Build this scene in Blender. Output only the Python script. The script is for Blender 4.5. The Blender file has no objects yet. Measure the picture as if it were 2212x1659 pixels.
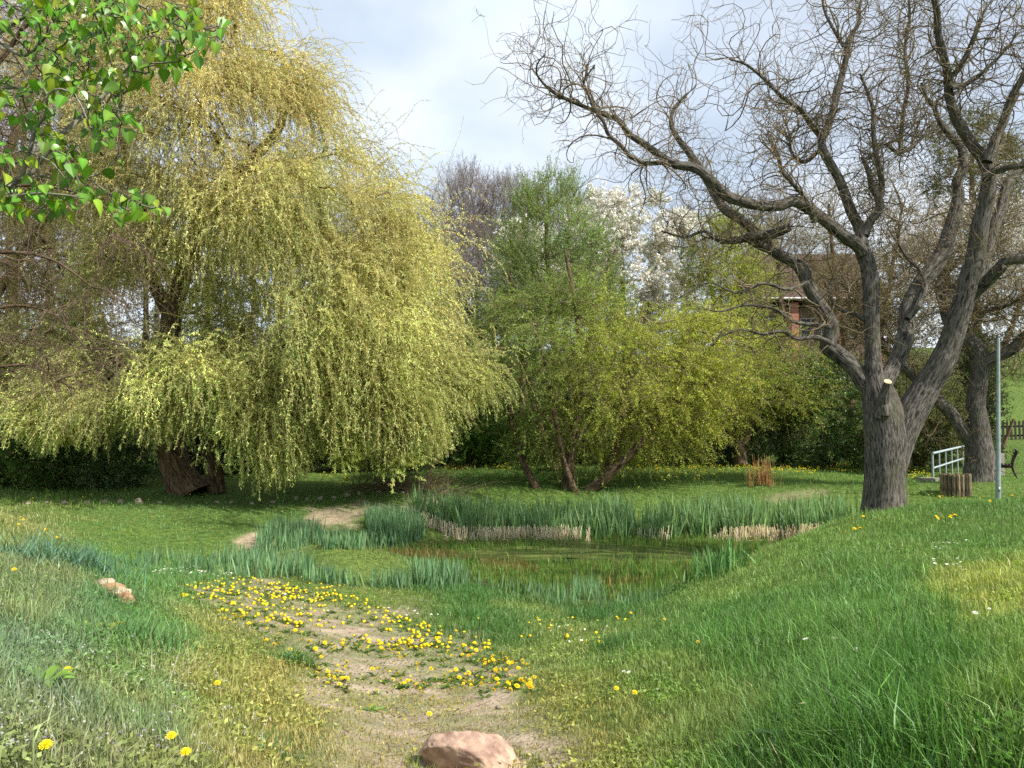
import bpy, math
import numpy as np

RNG = np.random.default_rng(11)
C = bpy.context.scene.collection
F, YH, CX, CY = 1720.0, 930.0, 1106.0, 829.5      # focal length and horizon row in a 2212 x 1659 picture
EYE = 1.6
PITCH = math.atan((YH - CY) / F)
SP, CP = math.sin(PITCH), math.cos(PITCH)


def U(a, b, n=None):
    return RNG.uniform(a, b, n)


def at(px, py, d):
    """point seen at picture position px, py at d metres in front of the photographer"""
    px, py, d = np.asarray(px, float), np.asarray(py, float), np.asarray(d, float)
    u = (px - CX) / F
    v = (CY - py) / F
    s = d / (CP - v * SP)
    return np.stack(np.broadcast_arrays(u * s, d * 1.0, EYE + (SP + v * CP) * s), -1)


def proj(P):
    x, y, z = P[..., 0], P[..., 1], P[..., 2] - EYE
    w = np.maximum(y * CP + z * SP, 0.05)
    return CX + F * x / w, CY - F * (-y * SP + z * CP) / w


def norm(v):
    return v / np.maximum(np.linalg.norm(v, axis=-1, keepdims=True), 1e-9)


def _hash(ix, iy, iz, seed):
    h = (ix * 374761393 + iy * 668265263 + iz * 2147483647 + seed * 974634777) & 0xFFFFFFFF
    h = ((h ^ (h >> 13)) * 1274126177) & 0xFFFFFFFF
    h = h ^ (h >> 16)
    return (h & 0xFFFF) / 32767.5 - 1.0


def noise(P, seed=0):
    """value noise in -1..1, 2D or 3D points"""
    P = np.asarray(P, float)
    if P.shape[-1] == 2:
        P = np.concatenate([P, np.zeros(P.shape[:-1] + (1,))], -1)
    i = np.floor(P).astype(np.int64)
    f = P - i
    f = f * f * (3 - 2 * f)
    out = 0
    for dx in (0, 1):
        wx = f[..., 0] if dx else 1 - f[..., 0]
        for dy in (0, 1):
            wy = f[..., 1] if dy else 1 - f[..., 1]
            for dz in (0, 1):
                wz = f[..., 2] if dz else 1 - f[..., 2]
                out = out + wx * wy * wz * _hash(i[..., 0] + dx, i[..., 1] + dy, i[..., 2] + dz, seed)
    return out


def fbm(P, seed=0, oct=3):
    a, o, s = 1.0, 0, 0
    P = np.asarray(P, float)
    for k in range(oct):
        o = o + a * noise(P * 2 ** k + 17.3 * k, seed + k)
        s += a
        a *= .5
    return o / s


def smooth(a, b, x):
    t = np.clip((x - a) / (b - a), 0, 1)
    return t * t * (3 - 2 * t)


def lin(*rgb):
    c = np.asarray(rgb if len(rgb) > 1 else rgb[0], float) / 255
    return np.where(c <= .04045, c / 12.92, ((c + .055) / 1.055) ** 2.4)


def inpoly(px, py, poly):
    px, py = np.asarray(px, float), np.asarray(py, float)
    r = np.zeros(px.shape, bool)
    n = len(poly)
    for i in range(n):
        x0, y0 = poly[i]
        x1, y1 = poly[(i + 1) % n]
        if y0 == y1:
            continue
        c = ((y0 > py) != (y1 > py)) & (px < (x1 - x0) * (py - y0) / (y1 - y0) + x0)
        r ^= c
    return r


def polydist(px, py, poly):
    """signed distance to the outline, positive inside"""
    px, py = np.asarray(px, float), np.asarray(py, float)
    best = np.full(px.shape, 1e9)
    n = len(poly)
    for i in range(n):
        x0, y0 = poly[i]
        x1, y1 = poly[(i + 1) % n]
        dx, dy = x1 - x0, y1 - y0
        t = np.clip(((px - x0) * dx + (py - y0) * dy) / (dx * dx + dy * dy), 0, 1)
        best = np.minimum(best, np.hypot(px - x0 - t * dx, py - y0 - t * dy))
    return np.where(inpoly(px, py, poly), best, -best)


# ------------------------------------------------------------------ objects
def tag(o, label=None, cat=None, group=None, kind=None):
    for k, v in (('label', label), ('category', cat), ('group', group), ('kind', kind)):
        if v:
            o[k] = v
    return o


def thing(name, label, cat, loc=(0, 0, 0), group=None):
    o = bpy.data.objects.new(name, None)
    o.empty_display_size = .2
    o.location = [float(v) for v in loc]
    C.objects.link(o)
    return tag(o, label, cat, group)


def copy_tree(o, loc, rotz=0., scale=1., label=None, tilt=(0, 0)):
    c = o.copy()
    C.objects.link(c)
    c.location = [float(v) for v in loc]
    c.rotation_euler = (tilt[0], tilt[1], rotz)
    c.scale = (scale,) * 3
    if label:
        c['label'] = label
    for ch in list(o.children):
        k = ch.copy()
        C.objects.link(k)
        k.parent = c
        for g in list(ch.children):
            q = g.copy()
            C.objects.link(q)
            q.parent = k
    return c


class MB:
    """collects faces (numpy) and links them as one mesh object"""
    def __init__(self):
        self.v, self.c, self.b, self.q, self.t, self.n = [], [], [], [], [], 0

    def add(self, V, quads=None, tris=None, col=(1, 1, 1), bk=None):
        V = np.asarray(V, float).reshape(-1, 3)
        n = len(V)
        if n == 0:
            return
        col = np.asarray(col, float)
        if col.ndim == 1:
            col = np.broadcast_to(col, (n, 3))
        self.v.append(V)
        self.c.append(col.reshape(-1, 3))
        self.b.append(V if bk is None else bk.reshape(-1, 3))
        if quads is not None and len(quads):
            self.q.append(np.asarray(quads).reshape(-1, 4) + self.n)
        if tris is not None and len(tris):
            self.t.append(np.asarray(tris).reshape(-1, 3) + self.n)
        self.n += n

    def build(self, name, mat, parent=None, smoothed=True, origin=None):
        V = np.concatenate(self.v)
        if parent is not None and origin is None:
            p = parent
            origin = np.zeros(3)
            while p is not None:
                origin = origin + np.array(p.location)
                p = p.parent
        if origin is not None:
            V = V - np.asarray(origin, float)
        q = np.concatenate(self.q) if self.q else np.zeros((0, 4), int)
        t = np.concatenate(self.t) if self.t else np.zeros((0, 3), int)
        me = bpy.data.meshes.new(name)
        me.vertices.add(len(V))
        me.vertices.foreach_set('co', V.astype(np.float32).ravel())
        nl = q.size + t.size
        me.loops.add(nl)
        me.loops.foreach_set('vertex_index', np.concatenate([q.ravel(), t.ravel()]).astype(np.int32))
        me.polygons.add(len(q) + len(t))
        st = np.concatenate([np.arange(len(q)) * 4, q.size + np.arange(len(t)) * 3]).astype(np.int32)
        me.polygons.foreach_set('loop_start', st)
        me.polygons.foreach_set('use_smooth', np.full(len(st), bool(smoothed)))
        a = me.color_attributes.new('col', 'FLOAT_COLOR', 'POINT')
        a.data.foreach_set('color', np.concatenate([np.concatenate(self.c), np.ones((len(V), 1))], 1).astype(np.float32).ravel())
        b = me.attributes.new('bk', 'FLOAT_VECTOR', 'POINT')
        b.data.foreach_set('vector', np.concatenate(self.b).astype(np.float32).ravel())
        me.update(calc_edges=True)
        me.materials.append(mat)
        o = bpy.data.objects.new(name, me)
        C.objects.link(o)
        if parent is not None:
            o.parent = parent
        elif origin is not None:
            o.location = [float(x) for x in origin]
        return o


def frames(P):
    """parallel-transported normals of a batch of polylines (N,K,3)"""
    T = norm(np.gradient(P, axis=1))
    N, K = P.shape[:2]
    ref = np.where(np.abs(T[:, :1, 2:3]) > .8, np.array([[[1., 0, 0]]]), np.array([[[0, 0, 1.]]]))[:, 0]
    n = norm(np.cross(T[:, 0], ref))
    A = np.empty_like(P)
    A[:, 0] = n
    for k in range(1, K):
        n = n - T[:, k] * np.sum(n * T[:, k], -1, keepdims=True)
        n = norm(n)
        A[:, k] = n
    return T, A, np.cross(T, A)


def tubes(mb, P, R, sides=3, col=(1, 1, 1), rough=0., seed=0, cap=False, ridges=0):
    P = np.asarray(P, float)
    if P.ndim == 2:
        P = P[None]
    R = np.broadcast_to(np.asarray(R, float), P.shape[:2])
    N, K = P.shape[:2]
    if N == 0:
        return
    T, A, B = frames(P)
    th = np.arange(sides) * 2 * np.pi / sides
    ca, sa = np.cos(th), np.sin(th)
    s = np.concatenate([np.zeros((N, 1)), np.cumsum(np.linalg.norm(np.diff(P, axis=1), axis=-1), 1)], 1)
    ring = A[:, :, None] * ca[:, None] + B[:, :, None] * sa[:, None]
    rr = R[:, :, None] * np.ones(sides)
    R0 = R[:, :1].copy()
    bk = np.stack(np.broadcast_arrays(ca[None, None] * R0[:, :, None], sa[None, None] * R0[:, :, None],
                                      (s * .26 + np.arange(N)[:, None] * 3.1)[:, :, None] * np.ones(sides)), -1)
    if rough:
        q = np.stack(np.broadcast_arrays(ca * 1.6, sa * 1.6, (s[:, :, None]) * 1.1), -1) + np.array([3.1, 7.7, 1.3]) * seed
        rr = rr * (1 + rough * fbm(q, seed, 3))
        if ridges:
            q = np.stack(np.broadcast_arrays(ca * ridges, sa * ridges, (s[:, :, None]) * 2.2), -1)
            rr = rr * (1 + .05 * fbm(q, seed + 9, 2))
    V = P[:, :, None] + ring * rr[..., None]
    idx = np.arange(N * K * sides).reshape(N, K, sides)
    a, b = idx[:, :-1], idx[:, 1:]
    a2, b2 = np.roll(a, -1, 2), np.roll(b, -1, 2)
    quads = np.stack([a, a2, b2, b], -1)
    col = np.asarray(col, float)
    if col.ndim == 2:
        col = np.broadcast_to(col[:, None, None], V.shape)
    elif col.ndim == 3:
        col = np.broadcast_to(col[:, :, None], V.shape)
    mb.add(V, quads, None, col, bk)
    if cap:
        for k in (0, K - 1):
            base = V[:, k]
            c = P[:, k]
            vv = np.concatenate([base, c[:, None]], 1)
            j = np.arange(sides)
            tri = np.stack([j, np.roll(j, -1), np.full(sides, sides)], -1)
            if k == 0:
                tri = tri[:, ::-1]
            tri = tri[None] + (np.arange(N) * (sides + 1))[:, None, None]
            cc = col if col.ndim == 1 else np.broadcast_to(col[:, 0, :1], vv.shape) if col.ndim == 4 else col
            mb.add(vv, None, tri, cc)


def catmull(P, n):
    """(M,D) control points to n points along a smooth curve, evenly spaced"""
    P = np.asarray(P, float)
    if len(P) == 2:
        return P[0] + (P[1] - P[0]) * np.linspace(0, 1, n)[:, None]
    Q = np.concatenate([2 * P[:1] - P[1:2], P, 2 * P[-1:] - P[-2:-1]])
    m = 12
    t = (np.arange(m) / m)[:, None]
    out = []
    for i in range(len(P) - 1):
        a, b, c, d = Q[i:i + 4]
        out.append(.5 * (2 * b + (c - a) * t + (2 * a - 5 * b + 4 * c - d) * t ** 2 + (3 * b - a - 3 * c + d) * t ** 3))
    out.append(P[-1:])
    X = np.concatenate(out)
    s = np.concatenate([[0], np.cumsum(np.linalg.norm(np.diff(X[:, :3], axis=0), axis=-1))])
    u = np.linspace(0, s[-1], n)
    return np.stack([np.interp(u, s, X[:, k]) for k in range(X.shape[1])], -1)


def shoots(base, d0, L, K=8, droop=0., curl=0., freq=2., jit=0., up=None):
    """batch of growing shoots; droop bends them down, curl winds them"""
    N = len(base)
    base, d = np.asarray(base, float), norm(np.asarray(d0, float))
    L = np.broadcast_to(np.asarray(L, float), (N,))
    P = np.empty((N, K, 3))
    P[:, 0] = base
    st = (L / (K - 1))[:, None]
    ph = U(0, 6.28, (N, 3))
    fr = freq * U(.6, 1.5, (N, 3))
    droop = np.broadcast_to(np.asarray(droop, float), (N,))[:, None]
    for k in range(1, K):
        s = k * st
        w = np.sin(fr * s + ph)
        d = d + curl * w * st + jit * RNG.normal(0, 1, (N, 3)) * st
        d[:, 2:] -= droop * st
        d = norm(d)
        P[:, k] = P[:, k - 1] + d * st
    return P


def along(P, u):
    """points and tangents at fractions u (N,M) of a batch of polylines"""
    N, K = P.shape[:2]
    x = np.clip(u, 0, .9999) * (K - 1)
    i = np.floor(x).astype(int)
    f = (x - i)[..., None]
    r = np.arange(N)[:, None]
    a, b = P[r, i], P[r, i + 1]
    return a + (b - a) * f, norm(b - a)


def leaves(mb, pos, d, L, W, col, fold=0.):
    """one small pointed leaf (a diamond of one quad) at each position, lying along d"""
    n = len(pos)
    d = norm(d)
    side = norm(np.cross(d, RNG.normal(0, 1, (n, 3))))
    L = np.broadcast_to(np.asarray(L, float), (n,))[:, None]
    W = np.broadcast_to(np.asarray(W, float), (n,))[:, None]
    m = pos + d * L * .45
    V = np.stack([pos, m + side * W * .5, pos + d * L, m - side * W * .5], 1)
    q = np.arange(n * 4).reshape(n, 4)
    col = np.broadcast_to(np.asarray(col, float), (n, 3))
    mb.add(V, q, None, np.repeat(col, 4, 0))


def jitcol(c, n, v=.25, h=.12):
    """n variations of a colour in brightness and hue"""
    c = np.asarray(c, float)
    k = np.exp(RNG.normal(0, v, (n, 1)))
    return np.clip(c * k * np.exp(RNG.normal(0, h, (n, 3)) * np.array([1, .4, 1.])), 0.002, .9)


def grow(start, targets, bf=.4, plen0=None):
    """joins target points to a skeleton: each new point hangs on the node that costs least in length and path"""
    start = np.asarray(start, float)
    n0, n = len(start), len(targets)
    pos = np.concatenate([start, targets])
    par = np.full(n0 + n, -1)
    plen = np.zeros(n0 + n)
    if plen0 is not None:
        plen[:n0] = plen0
    best = np.full(n, 1e9)
    who = np.zeros(n, int)
    for i in range(n0):
        c = np.linalg.norm(targets - pos[i], axis=1) + bf * plen[i]
        m = c < best
        best[m], who[m] = c[m], i
    left = np.ones(n, bool)
    order = []
    for _ in range(n):
        j = int(np.argmin(np.where(left, best, 1e9)))
        left[j] = False
        k = n0 + j
        par[k] = who[j]
        plen[k] = plen[who[j]] + np.linalg.norm(pos[k] - pos[who[j]])
        order.append(k)
        c = np.linalg.norm(targets - pos[k], axis=1) + bf * plen[k]
        m = left & (c < best)
        best[m], who[m] = c[m], k
    cnt = np.zeros(n0 + n)
    cnt[n0:] = 1
    for k in reversed(order):
        cnt[par[k]] += cnt[k]
    return pos, par, cnt, n0


def chains(pos, par, cnt, n0):
    """branch chains of a grown skeleton: lists of node numbers from fork to tip"""
    kids = {}
    for k in range(n0, len(pos)):
        kids.setdefault(par[k], []).append(k)
    main = {p: max(c, key=lambda q: cnt[q]) for p, c in kids.items()}
    out = []
    for p, c in kids.items():
        for k in c:
            if p >= n0 and k == main[p]:
                continue
            ch = [p, k]
            while ch[-1] in main:
                ch.append(main[ch[-1]])
            out.append(ch)
    return out


def branch_tubes(mb, pos, cnt, chs, r1, power, rmax, col, sides=5, wob=.06, seed=3):
    """tapering smooth tubes along the chains; returns sampled points and tangents"""
    pts = []
    for ch in chs:
        q = pos[ch]
        r = np.minimum(r1 * np.maximum(cnt[ch], 1) ** power, rmax)
        r[0] = min(r[1] * 1.15, r[0])
        n = int(np.clip(3 * len(ch), 4, 40))
        X = catmull(np.concatenate([q, r[:, None]], 1), n)
        L = np.linalg.norm(q[-1] - q[0])
        w = wob * min(L, 2.5) * np.sin(np.linspace(0, np.pi, n))[:, None]
        X[:, :3] += w * np.stack([noise(np.stack([np.linspace(0, 3, n) + ch[1] * 7.1, np.full(n, a * 9.7)], -1), seed) for a in range(3)], -1)
        rad = np.maximum(X[:, 3], .003)
        rad[-1] *= .5
        tubes(mb, X[None, :, :3], rad[None], sides if rad[0] > .02 else 3, col)
        pts.append(X[:, :3])
    return pts


def sample_poly(poly, n):
    P = np.asarray(poly, float)
    lo, hi = P.min(0), P.max(0)
    out = np.zeros((0, 2))
    while len(out) < n:
        q = U(0, 1, (n * 3, 2)) * (hi - lo) + lo
        out = np.concatenate([out, q[inpoly(q[:, 0], q[:, 1], poly)]])
    return out[:n]


# ------------------------------------------------------------------ materials
def nodes_of(name):
    m = bpy.data.materials.new(name)
    m.use_nodes = True
    nt = m.node_tree
    for n in list(nt.nodes):
        nt.nodes.remove(n)
    out = nt.nodes.new('ShaderNodeOutputMaterial')
    return m, nt, out


def N(nt, t, **kw):
    n = nt.nodes.new(t)
    for k, v in kw.items():
        if k.startswith('i_'):
            key = k[2:]
            n.inputs[int(key) if key.isdigit() else key.replace('_', ' ')].default_value = v
        else:
            setattr(n, k, v)
    return n


def leaf_mat(name, trans=.35, rough=.5, spec=.3, tint=(1.12, 1.08, .72)):
    m, nt, out = nodes_of(name)
    a = N(nt, 'ShaderNodeAttribute', attribute_name='col')
    b = N(nt, 'ShaderNodeBsdfPrincipled', i_Roughness=rough)
    b.inputs['Specular IOR Level'].default_value = spec
    t = N(nt, 'ShaderNodeBsdfTranslucent')
    mx = N(nt, 'ShaderNodeMixShader', i_0=trans)
    g = N(nt, 'ShaderNodeMixRGB', blend_type='MULTIPLY', i_0=1., i_2=(*tint, 1))
    L = nt.links.new
    L(a.outputs['Color'], b.inputs['Base Color'])
    L(a.outputs['Color'], g.inputs[1])
    L(g.outputs[0], t.inputs['Color'])
    L(b.outputs[0], mx.inputs[1])
    L(t.outputs[0], mx.inputs[2])
    L(mx.outputs[0], out.inputs[0])
    return m


def bark_mat(name, c1, c2, scale=14., bump=.6, moss=None, dist=.02):
    m, nt, out = nodes_of(name)
    L = nt.links.new
    a = N(nt, 'ShaderNodeAttribute', attribute_name='bk')
    col = N(nt, 'ShaderNodeAttribute', attribute_name='col')
    n1 = N(nt, 'ShaderNodeTexNoise', i_Scale=scale, i_Detail=6., i_Roughness=.65)
    n2 = N(nt, 'ShaderNodeTexNoise', i_Scale=2.3, i_Detail=4.)
    geo = N(nt, 'ShaderNodeNewGeometry')
    L(a.outputs['Vector'], n1.inputs['Vector'])
    L(geo.outputs['Position'], n2.inputs['Vector'])
    r = N(nt, 'ShaderNodeValToRGB')
    r.color_ramp.elements[0].position, r.color_ramp.elements[1].position = .38, .66
    r.color_ramp.elements[0].color = (*c1, 1)
    r.color_ramp.elements[1].color = (*c2, 1)
    L(n1.outputs['Fac'], r.inputs[0])
    src = r.outputs[0]
    if moss is not None:
        rm = N(nt, 'ShaderNodeValToRGB')
        rm.color_ramp.elements[0].position, rm.color_ramp.elements[1].position = .48, .68
        L(n2.outputs['Fac'], rm.inputs[0])
        mm = N(nt, 'ShaderNodeMixRGB', i_2=(*moss, 1))
        mu = N(nt, 'ShaderNodeMath', operation='MULTIPLY', i_1=.55)
        L(rm.outputs[0], mu.inputs[0])
        L(mu.outputs[0], mm.inputs[0])
        L(src, mm.inputs[1])
        src = mm.outputs[0]
    mc = N(nt, 'ShaderNodeMixRGB', blend_type='MULTIPLY', i_0=1.)
    L(src, mc.inputs[1])
    L(col.outputs['Color'], mc.inputs[2])
    b = N(nt, 'ShaderNodeBsdfPrincipled', i_Roughness=.9)
    b.inputs['Specular IOR Level'].default_value = .2
    bp = N(nt, 'ShaderNodeBump', i_Strength=bump, i_Distance=dist)
    L(n1.outputs['Fac'], bp.inputs['Height'])
    L(bp.outputs[0], b.inputs['Normal'])
    L(mc.outputs[0], b.inputs['Base Color'])
    L(b.outputs[0], out.inputs[0])
    return m


def plain_mat(name, c1, c2, scale=20., rough=.7, bump=.3, metal=0., detail=5., dist=.01, spec=.4):
    m, nt, out = nodes_of(name)
    L = nt.links.new
    tc = N(nt, 'ShaderNodeTexCoord')
    n1 = N(nt, 'ShaderNodeTexNoise', i_Scale=scale, i_Detail=detail, i_Roughness=.6)
    L(tc.outputs['Object'], n1.inputs['Vector'])
    r = N(nt, 'ShaderNodeValToRGB')
    r.color_ramp.elements[0].position, r.color_ramp.elements[1].position = .35, .68
    r.color_ramp.elements[0].color = (*c1, 1)
    r.color_ramp.elements[1].color = (*c2, 1)
    L(n1.outputs['Fac'], r.inputs[0])
    b = N(nt, 'ShaderNodeBsdfPrincipled', i_Roughness=rough, i_Metallic=metal)
    b.inputs['Specular IOR Level'].default_value = spec
    bp = N(nt, 'ShaderNodeBump', i_Strength=bump, i_Distance=dist)
    L(n1.outputs['Fac'], bp.inputs['Height'])
    L(bp.outputs[0], b.inputs['Normal'])
    L(r.outputs[0], b.inputs['Base Color'])
    L(b.outputs[0], out.inputs[0])
    return m


M = {}
M['leaf'] = leaf_mat('foliage', .42)
M['grass'] = leaf_mat('grass_blades', .3, .45, .3)
M['gloss'] = leaf_mat('glossy_leaves', .3, .36, .45)
M['petal'] = leaf_mat('petals', .25, .6, .2)
M['bark_grey'] = bark_mat('grey_willow_bark', lin(38, 36, 34), lin(134, 127, 118), 24., 1., lin(88, 88, 68), .06)
M['poplar_bark'] = bark_mat('poplar_bark', lin(84, 80, 70), lin(170, 164, 148), 17., .6, lin(110, 116, 84), .02)
M['bark_brown'] = bark_mat('brown_bark', lin(46, 36, 28), lin(134, 112, 88), 15., .8, None, .03)
M['twig'] = bark_mat('twig_bark', lin(98, 88, 76), lin(162, 148, 128), 40., .1)
M['willow_leaf'] = leaf_mat('willow_foliage', .5, .55, .2, (1.04, 1.03, .86))
# ------------------------------------------------------------------ terrain
_pic = [  # picture position and distance of points on the ground
    (970, 1659, 3.95), (970, 1550, 4.9), (900, 1450, 6.3), (850, 1350, 8.7), (1000, 1340, 8.9), (1000, 1290, 11.3), (1000, 1268, 13.0),
    (1200, 1302, 12.0), (1350, 1310, 11.75), (650, 1290, 10.0), (480, 1250, 12.3), (350, 1235, 13.3), (400, 1212, 14.6),
    (0, 1659, 2.05), (300, 1659, 2.6), (600, 1659, 3.4), (0, 1450, 3.05), (300, 1450, 4.05), (600, 1450, 5.5), (0, 1300, 4.5), (300, 1300, 6.25),
    (500, 1320, 7.9), (0, 1200, 6.6), (150, 1210, 7.9), (0, 1112, 10.5), (-200, 1090, 12.), (230, 1240, 9.5), (100, 1150, 10.),
    (250, 1150, 16.5), (400, 1150, 17.), (300, 1190, 15.), (550, 1150, 17.5), (600, 1190, 16.), (300, 1100, 19.5), (600, 1090, 20.5), (60, 1105, 19.),
    (400, 1065, 22.), (100, 1060, 23.), (700, 1050, 23.5), (850, 1040, 25.), (720, 1110, 19.5), (880, 1085, 20.8), (800, 1130, 18.6),
    (1000, 1063, 22.5), (1200, 1063, 22.5), (1200, 1030, 26.), (1200, 1005, 30.), (1700, 1063, 22.5), (1700, 1010, 29.), (1700, 1000, 31.),
    (1910, 1118, 15.), (1760, 1140, 13.8), (1650, 1190, 12.6), (1500, 1260, 11.4), (1390, 1310, 10.5),
    (1250, 1659, 3.8), (1600, 1659, 2.6), (2212, 1659, 1.8), (1250, 1500, 5.3), (1500, 1500, 4.3), (1900, 1500, 3.2), (2212, 1500, 2.55),
    (1300, 1400, 7.1), (1500, 1380, 6.4), (1800, 1350, 5.1), (2212, 1350, 4.0), (1400, 1330, 9.1), (1700, 1230, 9.3), (2000, 1230, 7.7), (2212, 1230, 6.7),
    (2000, 1150, 11.8), (2212, 1150, 10.4), (2212, 1100, 17.), (2065, 1070, 20.5), (2156, 1077, 20.), (2117, 1035, 22.), (2016, 1050, 24.2),
    (2190, 1031, 25.5), (2500, 1080, 19.), (2700, 1400, 3.2), (2800, 1200, 6.8), (2500, 1080, 16.), (2200, 948, 36.)]
_pts = [tuple(at(*p)) for p in _pic] + [
    (0, 0, .02), (0, 1.5, .0), (-1.5, 1, .75), (1.5, 1, .95), (-3, 13.5, -.25), (-9, 14, -.1), (-7, 13.2, -.36),
    (5.0, 14.9, -.98), (5.2, 16, -1.05), (6.3, 17.6, -.95), (7.8, 19.6, -.7), (9, 21, -.25), (4.2, 13.9, -.98),
    (1.5, 16.3, -1.22), (-1.5, 16.0, -1.14), (4, 17., -1.22), (0, 18.2, -1.16), (3, 18.9, -1.12), (-3.6, 16.6, -1.0), (1.5, 14.2, -1.14), (1.0, 13.0, -1.1), (2.4, 12.7, -1.08),
    (-.9, 20.9, -.82), (1.5, 21., -.8), (4, 21, -.75), (6.3, 21, -.6),
    (-20, 30, .4), (0, 33, .45), (20, 33, .75), (-30, 20, .2), (30, 20, .2), (-25, 10, .5), (25, 8, .2), (-10, 3, 1.2), (10, 3, 1.5),
    (0, -8, .1), (-10, -8, .3), (10, -8, .3), (-30, -8, .4), (30, -8, .3), (30, 33, 1.), (-30, 33, .4), (-12, 33, .4), (10, 34, .55), (0, 36, .55)]
_p = np.array(_pts)


def _tps(d2):
    return .5 * d2 * np.log(d2 + 1e-9)


_A = _p[:, :2]
_K = _tps(((_A[:, None] - _A[None]) ** 2).sum(-1)) + np.eye(len(_A)) * .25
_Q = np.concatenate([np.ones((len(_A), 1)), _A], 1)
_sol = np.linalg.solve(np.block([[_K, _Q], [_Q.T, np.zeros((3, 3))]]), np.concatenate([_p[:, 2], np.zeros(3)]))


def axis(core0, core1, step, far0, far1):
    a = list(np.arange(core0, core1, step))
    s, x, hi = step, a[-1], []
    while x < far1:
        s *= 1.12
        x += s
        hi.append(x)
    s, x, lo = step, core0, []
    while x > far0:
        s *= 1.12
        x -= s
        lo.append(x)
    return np.array(lo[::-1] + a + hi)


GX = axis(-13, 14, .12, -420, 420)
GY = axis(.4, 26, .12, -60, 420)
_X, _Y = np.meshgrid(GX, GY)
_xc, _yc = np.clip(_X, -30, 30), np.clip(_Y, -8, 36)
_Z = _sol[-3] + _sol[-2] * _xc + _sol[-1] * _yc
for _i in range(len(_A)):
    _Z += _sol[_i] * _tps((_xc - _A[_i, 0]) ** 2 + (_yc - _A[_i, 1]) ** 2)
_hill = np.clip(_Y - 36 - 3 * np.sin(_X * .07), 0, 26)
_Z += .38 * _hill - .004 * _hill ** 2 + 2.0 * smooth(26, 140, _Y - 36)
_P2 = np.stack([_X, _Y], -1)
_near = 1 - smooth(40, 60, _Y)
_Z += (.045 * fbm(_P2 * 1.1, 5, 3) + .022 * fbm(_P2 * 3.3, 8, 2)) * np.where(_Y < 60, 1, 3)


def height(x, y):
    x, y = np.asarray(x, float), np.asarray(y, float)
    i = np.clip(np.searchsorted(GX, x) - 1, 0, len(GX) - 2)
    j = np.clip(np.searchsorted(GY, y) - 1, 0, len(GY) - 2)
    u = np.clip((x - GX[i]) / (GX[i + 1] - GX[i]), 0, 1)
    v = np.clip((y - GY[j]) / (GY[j + 1] - GY[j]), 0, 1)
    return (_Z[j, i] * (1 - u) + _Z[j, i + 1] * u) * (1 - v) + (_Z[j + 1, i] * (1 - u) + _Z[j + 1, i + 1] * u) * v


def hit(px, py, dmin=1.0, dmax=60.):
    """first point of the ground on the ray through a picture position"""
    px, py = np.atleast_1d(np.asarray(px, float)), np.atleast_1d(np.asarray(py, float))
    ds = dmin * (dmax / dmin) ** np.linspace(0, 1, 420)
    res = np.full(px.shape, np.nan)
    prev = np.full(px.shape, dmin)
    open_ = np.ones(px.shape, bool)
    for d in ds:
        p = at(px, py, np.full(px.shape, d))
        below = (p[..., 2] <= height(p[..., 0], p[..., 1])) & open_
        res[below] = .5 * (prev[below] + d)
        open_ &= ~below
        prev[:] = d
    p = at(px, py, res)
    p[..., 2] = height(p[..., 0], p[..., 1])
    return p


def on(x, y):
    return np.stack([x, y, height(x, y)], -1)


WATER = -.985
PATH = [(700, 1760), (670, 1560), (640, 1440), (550, 1360), (400, 1300), (372, 1266), (520, 1252), (700, 1282), (860, 1320), (1010, 1372), (1130, 1430),
        (1185, 1500), (1230, 1580), (1380, 1760)]
SAND = [(655, 1117), (700, 1098), (790, 1089), (900, 1081), (985, 1077), (985, 1084), (880, 1096), (800, 1106), (772, 1132), (700, 1146), (650, 1134)]
SAND2 = [(505, 1168), (545, 1150), (600, 1160), (590, 1176), (530, 1180)]
MUD = [(1640, 1075), (1700, 1052), (1780, 1056), (1800, 1072), (1720, 1086), (1650, 1084)]
BARE = [(655, 1420), (760, 1412), (900, 1418), (1030, 1440), (1060, 1462), (900, 1470), (720, 1468)]


def path_mask(P, n=1.):
    px, py = proj(P)
    k = np.maximum((py - YH) / 500, .05)
    w = fbm(P[..., :2] * 1.7, 21, 4)
    m = smooth(-.25, .35, polydist(px, py, PATH) / (160 * k) + .55 * w * n)
    return m * (P[..., 1] < 15)


def sand_mask(P):
    px, py = proj(P)
    w = fbm(P[..., :2] * 1.3, 33, 4)
    m = np.maximum(smooth(-16, 22, polydist(px, py, SAND) + 34 * w), smooth(-8, 10, polydist(px, py, SAND2) + 20 * w))
    m = np.maximum(m, .5 * smooth(-6, 12, polydist(px, py, MUD) + 18 * w))
    return m * ((P[..., 1] > 14.5) & (P[..., 1] < 26))


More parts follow.
